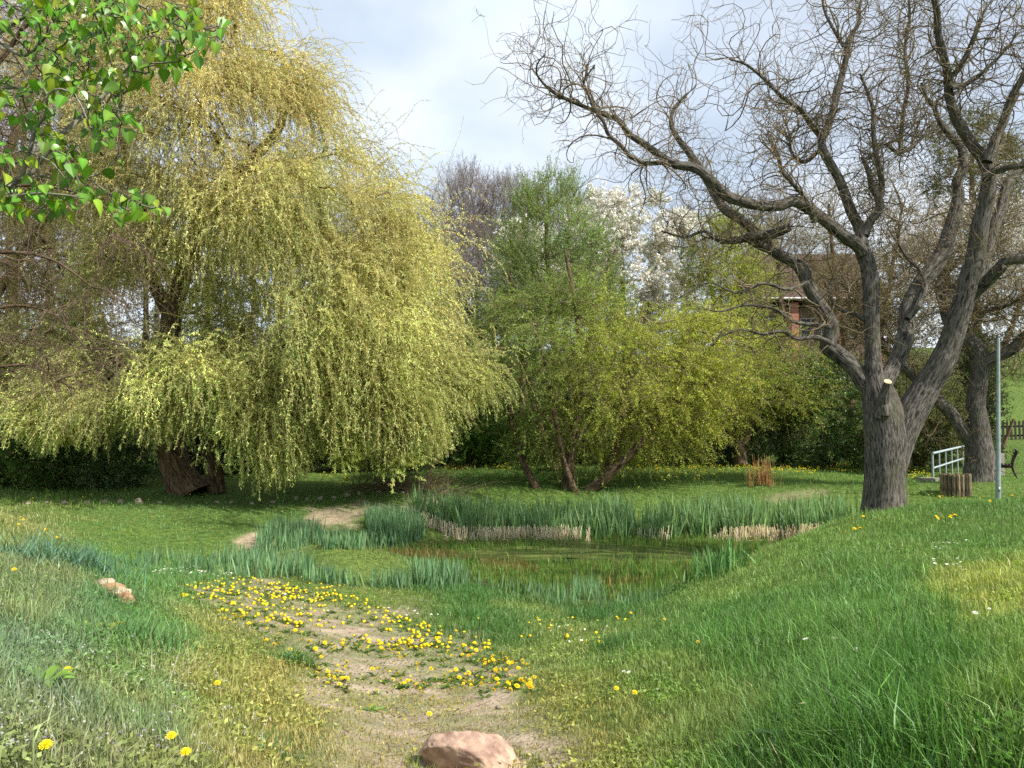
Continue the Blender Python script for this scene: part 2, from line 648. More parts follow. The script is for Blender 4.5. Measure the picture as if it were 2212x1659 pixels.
def terrain():
    P = np.stack([_X, _Y, _Z], -1)
    ny, nx = _X.shape
    idx = np.arange(ny * nx).reshape(ny, nx)
    q = np.stack([idx[:-1, :-1], idx[:-1, 1:], idx[1:, 1:], idx[1:, :-1]], -1)
    flat = P.reshape(-1, 3)
    pm, sm = path_mask(flat), sand_mask(flat)
    shore = smooth(WATER + .16, WATER + .02, flat[:, 2]) * (np.hypot(flat[:, 0] - 1.5, (flat[:, 1] - 16.5) * 1.6) < 12)
    mb = MB()
    pm = pm * (1 - .55 * smooth(.40, .62, .5 + .5 * fbm(flat[:, :2] * np.array([3.2, 6.4]), 77, 3) + .08))
    mb.add(flat, q, None, np.stack([pm, sm, shore], -1))
    m, nt, out = nodes_of('ground')
    L = nt.links.new
    a = N(nt, 'ShaderNodeAttribute', attribute_name='col')
    sp = N(nt, 'ShaderNodeSeparateColor')
    L(a.outputs['Color'], sp.inputs[0])
    geo = N(nt, 'ShaderNodeNewGeometry')

    def ramp(scale, c1, c2, det=6., p=(.35, .65), rough=.6):
        n = N(nt, 'ShaderNodeTexNoise', i_Scale=scale, i_Detail=det, i_Roughness=rough)
        L(geo.outputs['Position'], n.inputs['Vector'])
        r = N(nt, 'ShaderNodeValToRGB')
        r.color_ramp.elements[0].position, r.color_ramp.elements[1].position = p
        r.color_ramp.elements[0].color = (*c1, 1)
        r.color_ramp.elements[1].color = (*c2, 1)
        L(n.outputs['Fac'], r.inputs[0])
        return r, n
    turf, n0 = ramp(9., lin(58, 78, 30), lin(100, 120, 56))
    dirt, n1 = ramp(5.5, lin(128, 112, 96), lin(182, 164, 144), 9., (.3, .7), .7)
    sand, n2 = ramp(7., lin(112, 98, 78), lin(184, 168, 140), 9., (.3, .7), .75)
    mud, n3 = ramp(4., lin(54, 52, 30), lin(88, 84, 46), 7.)
    src = turf.outputs[0]
    for k, r in ((0, dirt), (1, sand), (2, mud)):
        mx = N(nt, 'ShaderNodeMixRGB')
        L(sp.outputs[k], mx.inputs[0])
        L(src, mx.inputs[1])
        L(r.outputs[0], mx.inputs[2])
        src = mx.outputs[0]
    peb = N(nt, 'ShaderNodeTexVoronoi', i_Scale=42.)
    L(geo.outputs['Position'], peb.inputs['Vector'])
    hh = N(nt, 'ShaderNodeMath', operation='ADD')
    pm2 = N(nt, 'ShaderNodeMath', operation='MULTIPLY', i_1=.35)
    L(peb.outputs['Distance'], pm2.inputs[0])
    L(n1.outputs['Fac'], hh.inputs[0])
    L(pm2.outputs[0], hh.inputs[1])
    bp = N(nt, 'ShaderNodeBump', i_Strength=.7, i_Distance=.04)
    L(hh.outputs[0], bp.inputs['Height'])
    b = N(nt, 'ShaderNodeBsdfPrincipled', i_Roughness=.95)
    b.inputs['Specular IOR Level'].default_value = .15
    L(src, b.inputs['Base Color'])
    L(bp.outputs[0], b.inputs['Normal'])
    L(b.outputs[0], out.inputs[0])
    o = mb.build('ground', m)
    tag(o, 'rolling grassy ground dipping to a pond, with a worn earth path', kind='structure')


terrain()


def water():
    m, nt, out = nodes_of('pond_water')
    L = nt.links.new
    geo = N(nt, 'ShaderNodeNewGeometry')
    n1 = N(nt, 'ShaderNodeTexNoise', i_Scale=.55, i_Detail=7., i_Roughness=.62)
    st = N(nt, 'ShaderNodeVectorMath', operation='MULTIPLY')
    st.inputs[1].default_value = (1, 2.2, 1)
    L(geo.outputs['Position'], st.inputs[0])
    L(st.outputs[0], n1.inputs['Vector'])
    r = N(nt, 'ShaderNodeValToRGB')
    e = r.color_ramp.elements
    e[0].position, e[1].position = .42, .68
    e[0].color = (*lin(36, 44, 26), 1)
    e[1].color = (*lin(104, 112, 54), 1)
    x = e.new(.56)
    x.color = (*lin(72, 82, 38), 1)
    L(n1.outputs['Fac'], r.inputs[0])
    n2 = N(nt, 'ShaderNodeTexNoise', i_Scale=5., i_Detail=3.)
    L(geo.outputs['Position'], n2.inputs['Vector'])
    bp = N(nt, 'ShaderNodeBump', i_Strength=.12, i_Distance=.02)
    L(n2.outputs['Fac'], bp.inputs['Height'])
    b = N(nt, 'ShaderNodeBsdfPrincipled')
    rr = N(nt, 'ShaderNodeValToRGB')   # floating weed is duller than open water
    rr.color_ramp.elements[0].position, rr.color_ramp.elements[1].position = .47, .64
    rr.color_ramp.elements[0].color = (.06, .06, .06, 1)
    rr.color_ramp.elements[1].color = (.6, .6, .6, 1)
    L(n1.outputs['Fac'], rr.inputs[0])
    L(rr.outputs[0], b.inputs['Roughness'])
    L(r.outputs[0], b.inputs['Base Color'])
    L(bp.outputs[0], b.inputs['Normal'])
    b.inputs['Specular IOR Level'].default_value = .35
    L(b.outputs[0], out.inputs[0])
    th = np.linspace(0, 2 * np.pi, 96, endpoint=False)
    rad = np.linspace(.02, 1, 20)
    V = np.stack([1.2 + 7.6 * rad[:, None] * np.cos(th), 16.3 + 4.6 * rad[:, None] * np.sin(th), np.full((20, 96), WATER)], -1)
    idx = np.arange(20 * 96).reshape(20, 96)
    a, b_ = idx[:-1], idx[1:]
    mb = MB()
    mb.add(V, np.stack([a, b_, np.roll(b_, -1, 1), np.roll(a, -1, 1)], -1))
    o = mb.build('water', m)
    tag(o, 'shallow weedy brown pond water', kind='structure')


water()

# ------------------------------------------------------------------ grass
#        px    py    colour           height dens
STYLE = np.array([
    (100, 1600, 128, 140, 98, .055, 1.), (300, 1560, 132, 142, 92, .055, 1.), (600, 1620, 140, 142, 84, .04, .9), (100, 1400, 104, 136, 104, .075, 1.),
    (300, 1450, 112, 142, 92, .07, 1.), (450, 1450, 142, 150, 86, .05, 1.), (560, 1500, 154, 152, 92, .04, .9), (100, 1230, 118, 138, 92, .08, 1.),
    (60, 1130, 144, 152, 92, .07, 1.), (300, 1130, 78, 132, 74, .05, 1.), (300, 1165, 96, 142, 48, .05, 1.), (450, 1095, 76, 128, 68, .06, 1.),
    (200, 1240, 80, 128, 80, .08, 1.), (330, 1225, 84, 136, 72, .08, 1.),
    (1000, 1310, 66, 118, 52, .10, 1.1), (1300, 1335, 58, 108, 48, .11, 1.1), (1250, 1390, 132, 152, 80, .045, 1.), (1420, 1450, 108, 142, 68, .06, 1.),
    (1240, 1600, 142, 144, 80, .028, 1.), (1330, 1560, 126, 142, 74, .045, 1.), (1600, 1400, 74, 126, 52, .10, 1.1), (1900, 1300, 80, 132, 58, .11, 1.1),
    (2110, 1285, 140, 160, 72, .06, 1.), (1980, 1400, 70, 122, 46, .11, 1.1), (2000, 1550, 62, 116, 38, .13, 1.2), (1700, 1600, 74, 124, 48, .11, 1.1),
    (1480, 1600, 100, 132, 60, .07, 1.), (2150, 1400, 96, 134, 56, .09, 1.), (2100, 1120, 88, 134, 60, .09, 1.), (1800, 1150, 98, 140, 62, .08, 1.),
    (1600, 1230, 104, 142, 66, .08, 1.), (1500, 1030, 66, 118, 46, .10, 1.), (1800, 1020, 84, 128, 50, .10, 1.), (1150, 1020, 62, 116, 44, .10, 1.),
    (700, 1040, 70, 122, 44, .10, 1.), (100, 1070, 84, 126, 46, .12, 1.), (700, 1285, 122, 136, 74, .03, .8), (900, 1400, 118, 130, 72, .028, .7),
    (900, 1560, 150, 146, 82, .02, .75), (820, 1640, 150, 146, 82, .02, .75), (1080, 1640, 150, 146, 82, .02, .6), (650, 1350, 126, 134, 76, .028, .7)], float)


def style(P):
    px, py = proj(P)
    w = np.stack([fbm(P[:, :2] * .9, 41, 3), fbm(P[:, :2] * .9, 47, 3)], -1)
    k = np.maximum((py - YH) / 400, .12)
    q = np.stack([px + 130 * w[:, 0] * np.sqrt(k), py + 90 * w[:, 1] * k], -1)
    num, den = 0, 0
    for s in STYLE:
        d2 = ((q[:, 0] - s[0]) / 1.6) ** 2 + ((q[:, 1] - s[1]) / k ** .5) ** 2
        ww = 1 / (d2 + 300) ** 2.2
        num = num + ww[:, None] * s[2:]
        den = den + ww
    return num / den[:, None]


def ground_samples(n, d0, d1, power):
    a = 1.0001 - power
    d = (d0 ** a + U(0, 1, n) * (d1 ** a - d0 ** a)) ** (1 / a)
    x = U(-1, 1, n) * (.645 * d * 1.18 + .6)
    return on(x, d)


def blades(mb, base, hgt, wid, col, lean=.6, K=3):
    """thin bent grass blades: two segments and a pointed tip"""
    n = len(base)
    az = U(0, 6.283, n)
    out = np.stack([np.cos(az), np.sin(az), np.zeros(n)], -1)
    ln = np.abs(RNG.normal(0, lean, n))[:, None] + .08
    h, w = hgt[:, None], wid[:, None]
    face = az + U(-1.2, 1.2, n) + np.pi / 2
    sd = np.stack([np.cos(face), np.sin(face), np.zeros(n)], -1)
    up = np.array([0, 0, 1.])
    p1 = base + up * h * .5 + out * h * ln * .25
    p2 = base + up * h * (1 - .25 * np.minimum(ln, 1.6)) + out * h * ln * .85
    b0 = base - up * .012
    V = np.stack([b0 - sd * w * .5, b0 + sd * w * .5, p1 - sd * w * .42, p1 + sd * w * .42, p2], 1)
    i = np.arange(n)[:, None] * 5
    q = i + np.array([0, 1, 3, 2])
    t = i + np.array([2, 3, 4])
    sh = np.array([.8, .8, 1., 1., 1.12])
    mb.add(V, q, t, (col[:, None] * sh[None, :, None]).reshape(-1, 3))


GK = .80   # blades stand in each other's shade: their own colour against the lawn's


def lawn():
    mb = MB()
    for n, d0, d1, pw, wk in ((520000, 1.35, 15., 1.0, 1.), (190000, 12., 34., .9, 1.)):
        P = ground_samples(n, d0, d1, pw)
        px, py = proj(P)
        s = style(P)
        pm, sm = path_mask(P), sand_mask(P)
        bare = smooth(-25, 15, polydist(px, py, BARE) + 25 * fbm(P[:, :2] * 2.5, 61, 3)) * (P[:, 1] < 9)
        clump = .5 + .5 * fbm(P[:, :2] * 3.1, 71, 3)
        keep = s[:, 4] * (.62 + .6 * clump) * (1 - .86 * sm) * (1 - .96 * bare)
        tuft = smooth(.36, .62, .5 + .5 * fbm(P[:, :2] * np.array([3.2, 6.4]), 77, 3) + .10 * smooth(1480, 1560, py) + .22 * smooth(30, -30, polydist(px, py, PATH)))
        keep = keep * (1 - pm * (1 - np.maximum(.22, .95 * tuft)))
        keep[P[:, 2] < WATER + .03] = 0
        under = (P[:, 1] > 21.5) & (px < 760) & (px > -400) & (fbm(P[:, :2] * .7, 3) + (P[:, 1] - 23.2) * .8 > 0)
        keep[under] *= .12
        m = U(0, 1, n) < keep / 1.15
        P, s, pm, clump = P[m], s[m], pm[m], clump[m]
        n2 = len(P)
        h = s[:, 3] * np.exp(RNG.normal(0, .34, n2)) * (.45 + 1.1 * clump)
        h = np.where(pm > .5, np.minimum(h, U(.014, .045, n2)), h)
        d = P[:, 1]
        w = np.clip(.0035 * (.8 + .09 * d), .004, .02) * np.exp(RNG.normal(0, .25, n2))
        # tints of the single blades: fresh, yellowed and dry ones
        col = lin(s[:, :3]) * np.exp(RNG.normal(0, .28, (n2, 1))) * np.exp(RNG.normal(0, .07, (n2, 3)))
        patch = fbm(P[:, :2] * .55, 91, 3)[:, None]
        col = col * (1 + np.array([.20, .10, .0]) * np.clip(patch * 1.6, -.3, .8))
        col = col + .13 * (col[:, 1:2] - col) * np.array([1., 0, .6])
        dry = U(0, 1, n2) < .035 + .10 * pm
        h = np.where(dry, h * .6, h)
        col[dry] = lin(170, 162, 116) * np.exp(RNG.normal(0, .2, (dry.sum(), 1)))
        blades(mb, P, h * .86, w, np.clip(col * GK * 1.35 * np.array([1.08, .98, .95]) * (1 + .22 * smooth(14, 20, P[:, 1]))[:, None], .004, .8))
    # broad little weed leaves lying in the turf (clover, daisies, yarrow)
    P = ground_samples(130000, 1.4, 14., 1.0)
    pm = path_mask(P)
    m = (fbm(P[:, :2] * 1.4, 15, 3) > -.1) & (P[:, 2] > WATER + .05) & (U(0, 1, len(P)) > .6 * pm)
    P = P[m]
    s = style(P)
    n = len(P)
    a = U(0, 6.28, n)
    P[:, 2] += U(.005, .05, n)
    leaves(mb, P, np.stack([np.cos(a), np.sin(a), U(-.1, .7, n)], -1), U(.014, .036, n), U(.008, .018, n),
           np.clip(lin(s[:, :3]) * np.array([1., 1.0, .74]) * GK * 1.3 * np.exp(RNG.normal(0, .25, (n, 1))), .003, .8))
    o = mb.build('grass', M['grass'])
    tag(o, 'short green grass growing over the banks and the lawn', 'grass', kind='stuff')


lawn()


# ------------------------------------------------------------------ pond plants
def sword(mb, base, hgt, wid, col, lean=.16):
    """stiff upright iris leaves, four segments"""
    n = len(base)
    az = U(0, 6.283, n)
    dirn = np.stack([np.cos(az) * lean, np.sin(az) * lean, np.ones(n)], -1) + RNG.normal(0, .06, (n, 3))
    P = shoots(base - np.array([0, 0, .03]), dirn, hgt, 5, droop=U(-.05, .35, n) / hgt, jit=.12)
    f = U(0, 6.283, n)
    sd = np.stack([np.cos(f), np.sin(f), np.zeros(n)], -1)[:, None]
    wv = (wid[:, None] * np.array([.75, 1., 1., .7, .04]))[..., None] * .5
    V = np.stack([P - sd * wv, P + sd * wv], 2)
    i = (np.arange(n) * 10)[:, None, None] + (np.arange(4) * 2)[None, :, None]
    q = i + np.array([0, 1, 3, 2])
    mb.add(V, q, None, np.repeat(col, 10, 0))


def picture_band(n, poly, dmin=8.):
    q = sample_poly(poly, n)
    P = hit(q[:, 0], q[:, 1], dmin)
    return P[np.isfinite(P[:, 0])]


def iris_beds():
    # tall bed along the far shore, in clumps
    mb = MB()
    n = 10500
    x, y = U(-2.5, 8.2, n), U(18.6, 21.6, n)
    front = 19.35 + .35 * noise(np.stack([x * .8, x * 0], -1), 4) + .55 * smooth(-1.2, -3.4, x) - .9 * smooth(4., 7.5, x)
    back = front + 1.45 + .25 * noise(np.stack([x * .9, x * 0 + 5], -1), 6) - .3 * smooth(-2.5, -4, x)
    P = on(x, y)
    cl = fbm(P[:, :2] * 2.2, 14, 2)
    m = (y > front - .12) & (y < back) & (cl > -.35) & (x < 8.2 - (y - 18.5) * .3)
    P, cl = P[m], cl[m]
    h = U(.42, .95, len(P)) * (1 + .22 * cl)
    col = jitcol(lin(122, 154, 104), len(P), .28, .08)
    sword(mb, P, h, U(.022, .042, len(P)), col, .2)
    o = mb.build('iris_bed', M['leaf'], smoothed=False)
    tag(o, 'tall blue green iris leaves crowding the far shore of the pond', 'iris bed', kind='stuff')
    # lower iris of the left inlet and the near shore
    mb = MB()
    for poly, n, h0, h1 in (([(555, 1180), (590, 1150), (680, 1150), (700, 1168), (640, 1190), (560, 1196)], 900, .3, .55),
                            ([(790, 1130), (905, 1135), (920, 1165), (850, 1182), (800, 1172)], 1300, .4, .62),
                            ([(660, 1165), (900, 1170), (880, 1185), (700, 1190)], 500, .2, .4),
                            ([(270, 1222), (420, 1200), (560, 1205), (690, 1225), (640, 1252), (480, 1248), (330, 1238)], 900, .18, .42),
                            ([(640, 1240), (800, 1252), (1000, 1262), (1010, 1276), (860, 1275), (660, 1262)], 560, .14, .34),
                            ([(890, 1258), (1005, 1258), (1005, 1275), (900, 1272)], 320, .34, .5),
                            ([(1010, 1268), (1150, 1280), (1300, 1300), (1400, 1300), (1440, 1285), (1420, 1308), (1300, 1318), (1100, 1298)], 330, .14, .36),
                            ([(1240, 1285), (1300, 1290), (1290, 1306), (1240, 1300)], 130, .3, .46)):
        P = picture_band(n, poly)
        P = P[fbm(P[:, :2] * 1.9, 44, 2) > -.28]
        k = len(P)
        sword(mb, P, U(h0, h1, k), U(.014, .026, k), jitcol(lin(116, 150, 108), k, .26, .08))
    o = mb.build('shore_iris', M['leaf'], smoothed=False)
    tag(o, 'short young iris leaves fringing the near and left shore', 'iris bed', kind='stuff')
    # cut pale reed stubble standing in the water before the tall bed
    mb = MB()
    n = 2600
    x = U(-2.6, 7.6, n)
    front = 19.35 + .35 * noise(np.stack([x * .8, x * 0], -1), 4) + .55 * smooth(-1.2, -3.4, x) - .9 * smooth(4., 7.5, x)
    y = front + np.abs(RNG.normal(0, .22, n)) - .34 + .22 * noise(np.stack([x * 2.3, x * 0 + 3], -1), 18)
    P = np.stack([x, y, np.maximum(height(x, y), WATER - .02)], -1)
    m = noise(np.stack([x * .9, y * .3], -1), 12) + .5 * smooth(3., 5, x) > U(-.35, .45, n)
    P = P[m]
    n = len(P)
    d = np.stack([RNG.normal(0, .12, n), RNG.normal(0, .12, n), np.ones(n)], -1)
    fall = U(0, 1, n) < .1
    d[fall] = np.stack([RNG.normal(0, 1, fall.sum()), RNG.normal(0, 1, fall.sum()), U(.05, .25, fall.sum())], -1)
    S = shoots(P, d, U(.08, .36, n), 3)
    tubes(mb, S, np.full((n, 3), .0065) * U(.7, 1.7, (n, 1)), 4, jitcol(lin(228, 216, 194), n, .2, .04))
    o = mb.build('reed_stubble', M['leaf'], smoothed=False)
    tag(o, 'pale cut reed stubble standing at the foot of the tall iris', 'reed stubble', kind='stuff')
    # low rushes growing through the shallow water
    mb = MB()
    n = 56000
    x, y = U(-5.2, 6.4, n), U(11.6, 19.6, n)
    z = height(x, y)
    dens = .5 + .5 * fbm(np.stack([x * .5, y * 1.1], -1), 19, 3)
    openw = smooth(1.0, .45, np.hypot((x - 2.2) / 4.0, (y - 16.6) / 1.5))
    m = (z < WATER + .02) & (U(0, 1, n) < np.clip(dens * 1.3 - .22, 0, 1) * (1 - .85 * openw))
    P = np.stack([x, y, np.full(n, WATER - .01)], -1)[m]
    n = len(P)
    d = np.stack([RNG.normal(0, .2, n), RNG.normal(0, .2, n), np.ones(n)], -1)
    brown = (fbm(P[:, :2] * .6, 27, 2) - .12 * P[:, 0] > .42) | (U(0, 1, n) < .14)
    col = np.where(brown[:, None], jitcol(lin(128, 118, 68), n, .25, .08), jitcol(lin(96, 132, 56), n, .28, .08))
    h = U(.06, .24, n)
    base = P
    blades(mb, base, h, U(.008, .018, n), col, .25)
    o = mb.build('pond_rushes', M['leaf'], smoothed=False)
    tag(o, 'low green and brown shoots standing in the shallow pond', 'rushes', kind='stuff')


iris_beds()
# ------------------------------------------------------------------ trees
def limb_pts(ctrl, d0=None, step=.10):
    """ctrl rows (px, py, width px, distance) to world points and radii"""
    c = np.array(ctrl, float)
    P = at(c[:, 0], c[:, 1], c[:, 3])
    r = c[:, 2] / 2 / F * c[:, 3]
    L = np.linalg.norm(np.diff(P, axis=0), axis=1).sum()
    n = int(np.clip(L / step, 6, 160))
    X = catmull(np.concatenate([P, r[:, None]], 1), n)
    return X[:, :3], np.maximum(X[:, 3], .004)


def limb(mb, ctrl, sides=12, rough=.10, seed=1, step=.10, flare=0., ridges=0, col=(1, 1, 1), cap=False):
    P, R = limb_pts(ctrl, step=step)
    if flare:
        s = np.concatenate([[0], np.cumsum(np.linalg.norm(np.diff(P, axis=0), axis=1))])
        R = R * (1 + flare * np.exp(-s / .28))
    tubes(mb, P[None], R[None], sides, np.asarray(col, float), rough, seed, cap, ridges)
    return P, R


def depth_col(ctrl, d, dd=0., wob=0., seed=1):
    """adds a distance to (px, py, width) rows: d at the first, d+dd at the last, wandering by wob"""
    n = len(ctrl)
    t = np.linspace(0, 1, n)
    w = wob * noise(np.stack([t * 2.5, np.full(n, seed * 3.3)], -1), seed) * np.minimum(t * 4, 1)
    return [(a, b, c, d + dd * k + x) for (a, b, c), k, x in zip(ctrl, t, w)]


def jit_img(ctrl, amp, seed):
    return ctrl


# ---- the large contorted willow on the right bank
def corkscrew_willow():
    base = at(1912, 1122, 15.)
    t = thing('corkscrew_willow', 'large bare contorted willow with thick grey trunk and one pale sawn stub at the fork', 'tree', base)
    D = 15.
    mb = MB()
    limb(mb, depth_col([(1911, 1140, 98), (1911, 1108, 90), (1912, 1060, 82), (1913, 1000, 82), (1914, 950, 86), (1908, 900, 84), (1897, 850, 68), (1889, 812, 48)], D),
         28, .09, 2, .05, .22, 5)
    limb(mb, depth_col([(1926, 1005, 60), (1948, 942, 62), (1962, 905, 64), (1980, 872, 62), (2001, 838, 58)], D, -.05), 22, .09, 4, .05, 0, 5)
    limb(mb, depth_col([(1911, 898, 26), (1911, 880, 28), (1912, 868, 16)], 14.62), 14, .2, 6, .04)       # burl
    mb.build('trunk', M['bark_grey'], t)
    L = []
    SLIM = .9
    L.append((depth_col([(1990, 856, 58), (2010, 822, 58), (2029, 794, 56), (2055, 736, 50), (2070, 685, 46), (2084, 637, 44), (2096, 590, 43), (2109, 546, 42), (2116, 493, 40),
                         (2129, 437, 38), (2136, 388, 33), (2126, 345, 30), (2103, 316, 26), (2080, 283, 24), (2063, 250, 23), (2050, 204, 21), (2047, 158, 20), (2037, 118, 19),
                         (2027, 76, 17), (2024, 26, 16), (2019, 0, 15), (2008, -40, 12), (2020, -90, 9)], D, -1.4, .3, 1), 18))
    L.append((depth_col([(2133, 350, 24), (2149, 303, 22), (2165, 270, 20), (2179, 230, 20), (2192, 197, 18), (2208, 171, 17), (2225, 130, 15), (2250, 70, 11), (2262, 0, 7)], 13.9, -.4, .2, 2), 12))
    L.append((depth_col([(2078, 690, 30), (2104, 620, 30), (2133, 546, 28), (2146, 493, 27), (2162, 454, 25), (2172, 408, 23), (2192, 378, 22), (2216, 352, 20), (2250, 290, 15), (2270, 220, 10)], D, .7, .3, 3), 12))
    L.append((depth_col([(2126, 380, 18), (2149, 372, 16), (2179, 362, 14), (2212, 358, 12), (2240, 340, 9)], 14.1, -.5), 8))
    L.append((depth_col([(2098, 640, 28), (2132, 608, 30), (2154, 586, 30), (2180, 560, 28), (2214, 556, 26), (2250, 540, 20), (2290, 500, 14)], D, -1., .2), 12))
    L.append((depth_col([(1889, 830, 44), (1886, 780, 38), (1884, 728, 36), (1882, 666, 37), (1882, 619, 38), (1876, 575, 38), (1865, 545, 36), (1859, 522, 34)], D, .1, .1, 5), 18))
    L.append((depth_col([(1864, 548, 30), (1852, 528, 32), (1827, 514, 31), (1800, 490, 29), (1774, 470, 28), (1748, 451, 28), (1715, 434, 28), (1685, 444, 26), (1642, 444, 26), (1609, 437, 26),
                         (1570, 424, 25), (1544, 398, 24), (1524, 378, 23), (1500, 362, 23), (1458, 355, 21), (1425, 335, 19), (1393, 312, 17), (1360, 290, 15), (1337, 260, 13), (1310, 250, 12),
                         (1261, 230, 10), (1215, 210, 9), (1192, 197, 8), (1172, 178, 6), (1159, 158, 5), (1162, 135, 4), (1178, 118, 3)], D, -1.6, .5, 7), 14))
    L.append((depth_col([(1440, 350, 13), (1393, 352, 12), (1360, 336, 12), (1343, 316, 11), (1314, 290, 10), (1304, 263, 9), (1284, 237, 8), (1271, 204, 7), (1261, 178, 6), (1285, 140, 4)], 14., -.5, .3, 8), 8))
    L.append((depth_col([(1883, 830, 36), (1869, 831, 40), (1847, 798, 38), (1810, 765, 38), (1788, 747, 38), (1796, 706, 34), (1777, 670, 34), (1752, 630, 32), (1734, 586, 32), (1712, 564, 30), (1679, 549, 28),
                         (1653, 526, 26), (1630, 500, 24), (1600, 474, 23), (1566, 452, 23), (1545, 420, 22), (1530, 392, 22), (1505, 355, 20), (1485, 325, 17), (1465, 300, 14), (1450, 270, 11), (1456, 235, 9),
                         (1482, 204, 6)], D, 1.2, .3, 9), 16))
    L.append((depth_col([(1668, 540, 22), (1640, 530, 20), (1616, 512, 22), (1645, 508, 24), (1678, 502, 24), (1708, 490, 20)], 15.3, -.5), 10))
    L.append((depth_col([(1620, 512, 20), (1590, 520, 16), (1553, 520, 11), (1520, 500, 8), (1480, 512, 6), (1430, 500, 4)], 15.3, -.8, .2), 8))
    L.append((depth_col([(1862, 530, 26), (1856, 493, 26), (1840, 460, 25), (1827, 424, 24), (1813, 388, 23), (1794, 355, 22), (1777, 322, 21), (1777, 296, 20), (1790, 270, 19), (1800, 237, 18), (1810, 197, 17),
                         (1820, 158, 16), (1830, 115, 14), (1833, 85, 12), (1856, 49, 9), (1856, 20, 8), (1866, -12, 6), (1900, -60, 4)], D, .9, .3, 11), 14))
    L.append((depth_col([(1777, 300, 14), (1752, 270, 13), (1730, 238, 12), (1690, 210, 10), (1650, 170, 8), (1612, 140, 6), (1576, 128, 4)], 15.5, -1., .2, 12), 8))
    L.append((depth_col([(1822, 100, 9), (1800, 62, 8), (1782, 25, 7), (1774, -20, 5)], 15.7, .3), 6))
    L.append((depth_col([(1868, 510, 20), (1880, 478, 20), (1899, 455, 19), (1899, 430, 18), (1884, 405, 15), (1876, 370, 12), (1862, 340, 8)], D, .5, .2, 13), 10))
    L.append((depth_col([(1898, 440, 15), (1905, 400, 15), (1902, 378, 14), (1892, 329, 12), (1886, 280, 11), (1886, 237, 10), (1873, 197, 8), (1858, 160, 5)], 15.3, .5, .2, 14), 9))
    L.append((depth_col([(1900, 850, 40), (1912, 822, 42), (1927, 798, 40), (1946, 758, 39), (1957, 717, 38), (1962, 666, 38), (1986, 619, 40), (2019, 575, 39), (2037, 546, 38), (2050, 507, 34), (2063, 460, 30),
                         (2070, 421, 27), (2067, 395, 25), (2080, 362, 23), (2080, 329, 21), (2070, 309, 19), (2050, 289, 16), (2030, 263, 13), (2017, 230, 11), (2004, 217, 9), (1990, 180, 6)], D, 1.3, .3, 15), 16))
    L.append((depth_col([(1790, 705, 14), (1777, 703, 11), (1734, 699, 10), (1708, 692, 10), (1679, 670, 8), (1642, 661, 7), (1606, 659, 6), (1560, 672, 4), (1520, 668, 3)], 14.9, -.8), 8))
    L.append((depth_col([(1795, 742, 14), (1760, 728, 12), (1720, 732, 11), (1690, 715, 9), (1650, 722, 7), (1600, 712, 5), (1550, 730, 3)], 14.9, -.5), 7))
    L.append((depth_col([(1745, 610, 12), (1700, 625, 9), (1650, 612, 8), (1590, 632, 6), (1530, 610, 4), (1470, 640, 3)], 15.1, -1.2, .3), 7))
    L.append((depth_col([(1960, 690, 14), (1985, 660, 12), (2000, 620, 10), (1985, 580, 9), (1962, 560, 8), (1940, 520, 6), (1950, 480, 4)], D, 1.), 7))
    L.append((depth_col([(1880, 700, 14), (1850, 680, 11), (1810, 665, 9), (1790, 630, 7), (1800, 600, 5)], D, .9), 7))
    L.append((depth_col([(2047, 170, 16), (2070, 150, 14), (2092, 110, 13), (2108, 70, 11), (2120, 40, 8)], 14., -.3), 8))
    L.append((depth_col([(2054, 190, 14), (2090, 180, 11), (2130, 150, 9), (2170, 110, 7), (2200, 70, 4)], 14., .3), 7))
    L.append((depth_col([(1944, 330, 11), (1950, 250, 10), (1962, 180, 9), (1955, 110, 8), (1965, 40, 7), (1960, -30, 5)], 16.4, .3, .3), 7))
    L.append((depth_col([(1892, 329, 10), (1910, 310, 9), (1944, 330, 10), (1990, 300, 8), (2010, 270, 6)], 15.5, .9, .2), 7))
    L.append((depth_col([(1760, 480, 16), (1740, 430, 13), (1715, 400, 11), (1690, 370, 9), (1680, 330, 7), (1660, 300, 5)], 14.6, -.6), 7))
    L.append((depth_col([(1775, 320, 10), (1738, 350, 10), (1710, 330, 8), (1705, 290, 6), (1690, 250, 4)], 15.4, .5), 6))
    pts, tang, rads, deps = [], [], [], []
    for k, (ct, sd) in enumerate(L):
        m = MB()
        ct = [(a, b, c * (SLIM if c < 45 else .96), d) for a, b, c, d in ct]
        P, R = limb(m, ct, sd, .07, 20 + k, .07, 0, 4 if ct[0][2] > 25 else 0)
        m.build('limb', M['bark_grey'], t)
        pts.append(P)
        rads.append(R)
        tang.append(norm(np.gradient(P, axis=0)))
    # sawn stub with its bright cut face
    m = MB()
    P, R = limb(m, [(1903, 900, 30, 14.72), (1908, 862, 24, 14.6), (1914, 838, 17, 14.5), (1918, 824, 14, 14.42)], 14, .05, 3, .03)
    m.build('sawn_stub', M['bark_grey'], t)
    stub = t.children[-1]
    ax = norm(P[-1] - P[-3])
    a = norm(np.cross(ax, [0, 0, 1.]))
    b = np.cross(ax, a)
    th = np.linspace(0, 6.283, 18, endpoint=False)
    m = MB()
    c = P[-1] + ax * .004
    ring = c + (a * np.cos(th)[:, None] + b * np.sin(th)[:, None]) * R[-1] * 1.12
    V = np.concatenate([ring, ring - ax * .02, [c]])
    j = np.arange(18)
    m.add(V, np.stack([j, j + 18, np.roll(j, -1) + 18, np.roll(j, -1)], -1), np.stack([j, np.roll(j, -1), np.full(18, 36)], -1))
    m.build('cut_face', plain_mat('fresh_cut_wood', lin(206, 176, 130), lin(232, 208, 165), 30, .8, .1), stub, False)
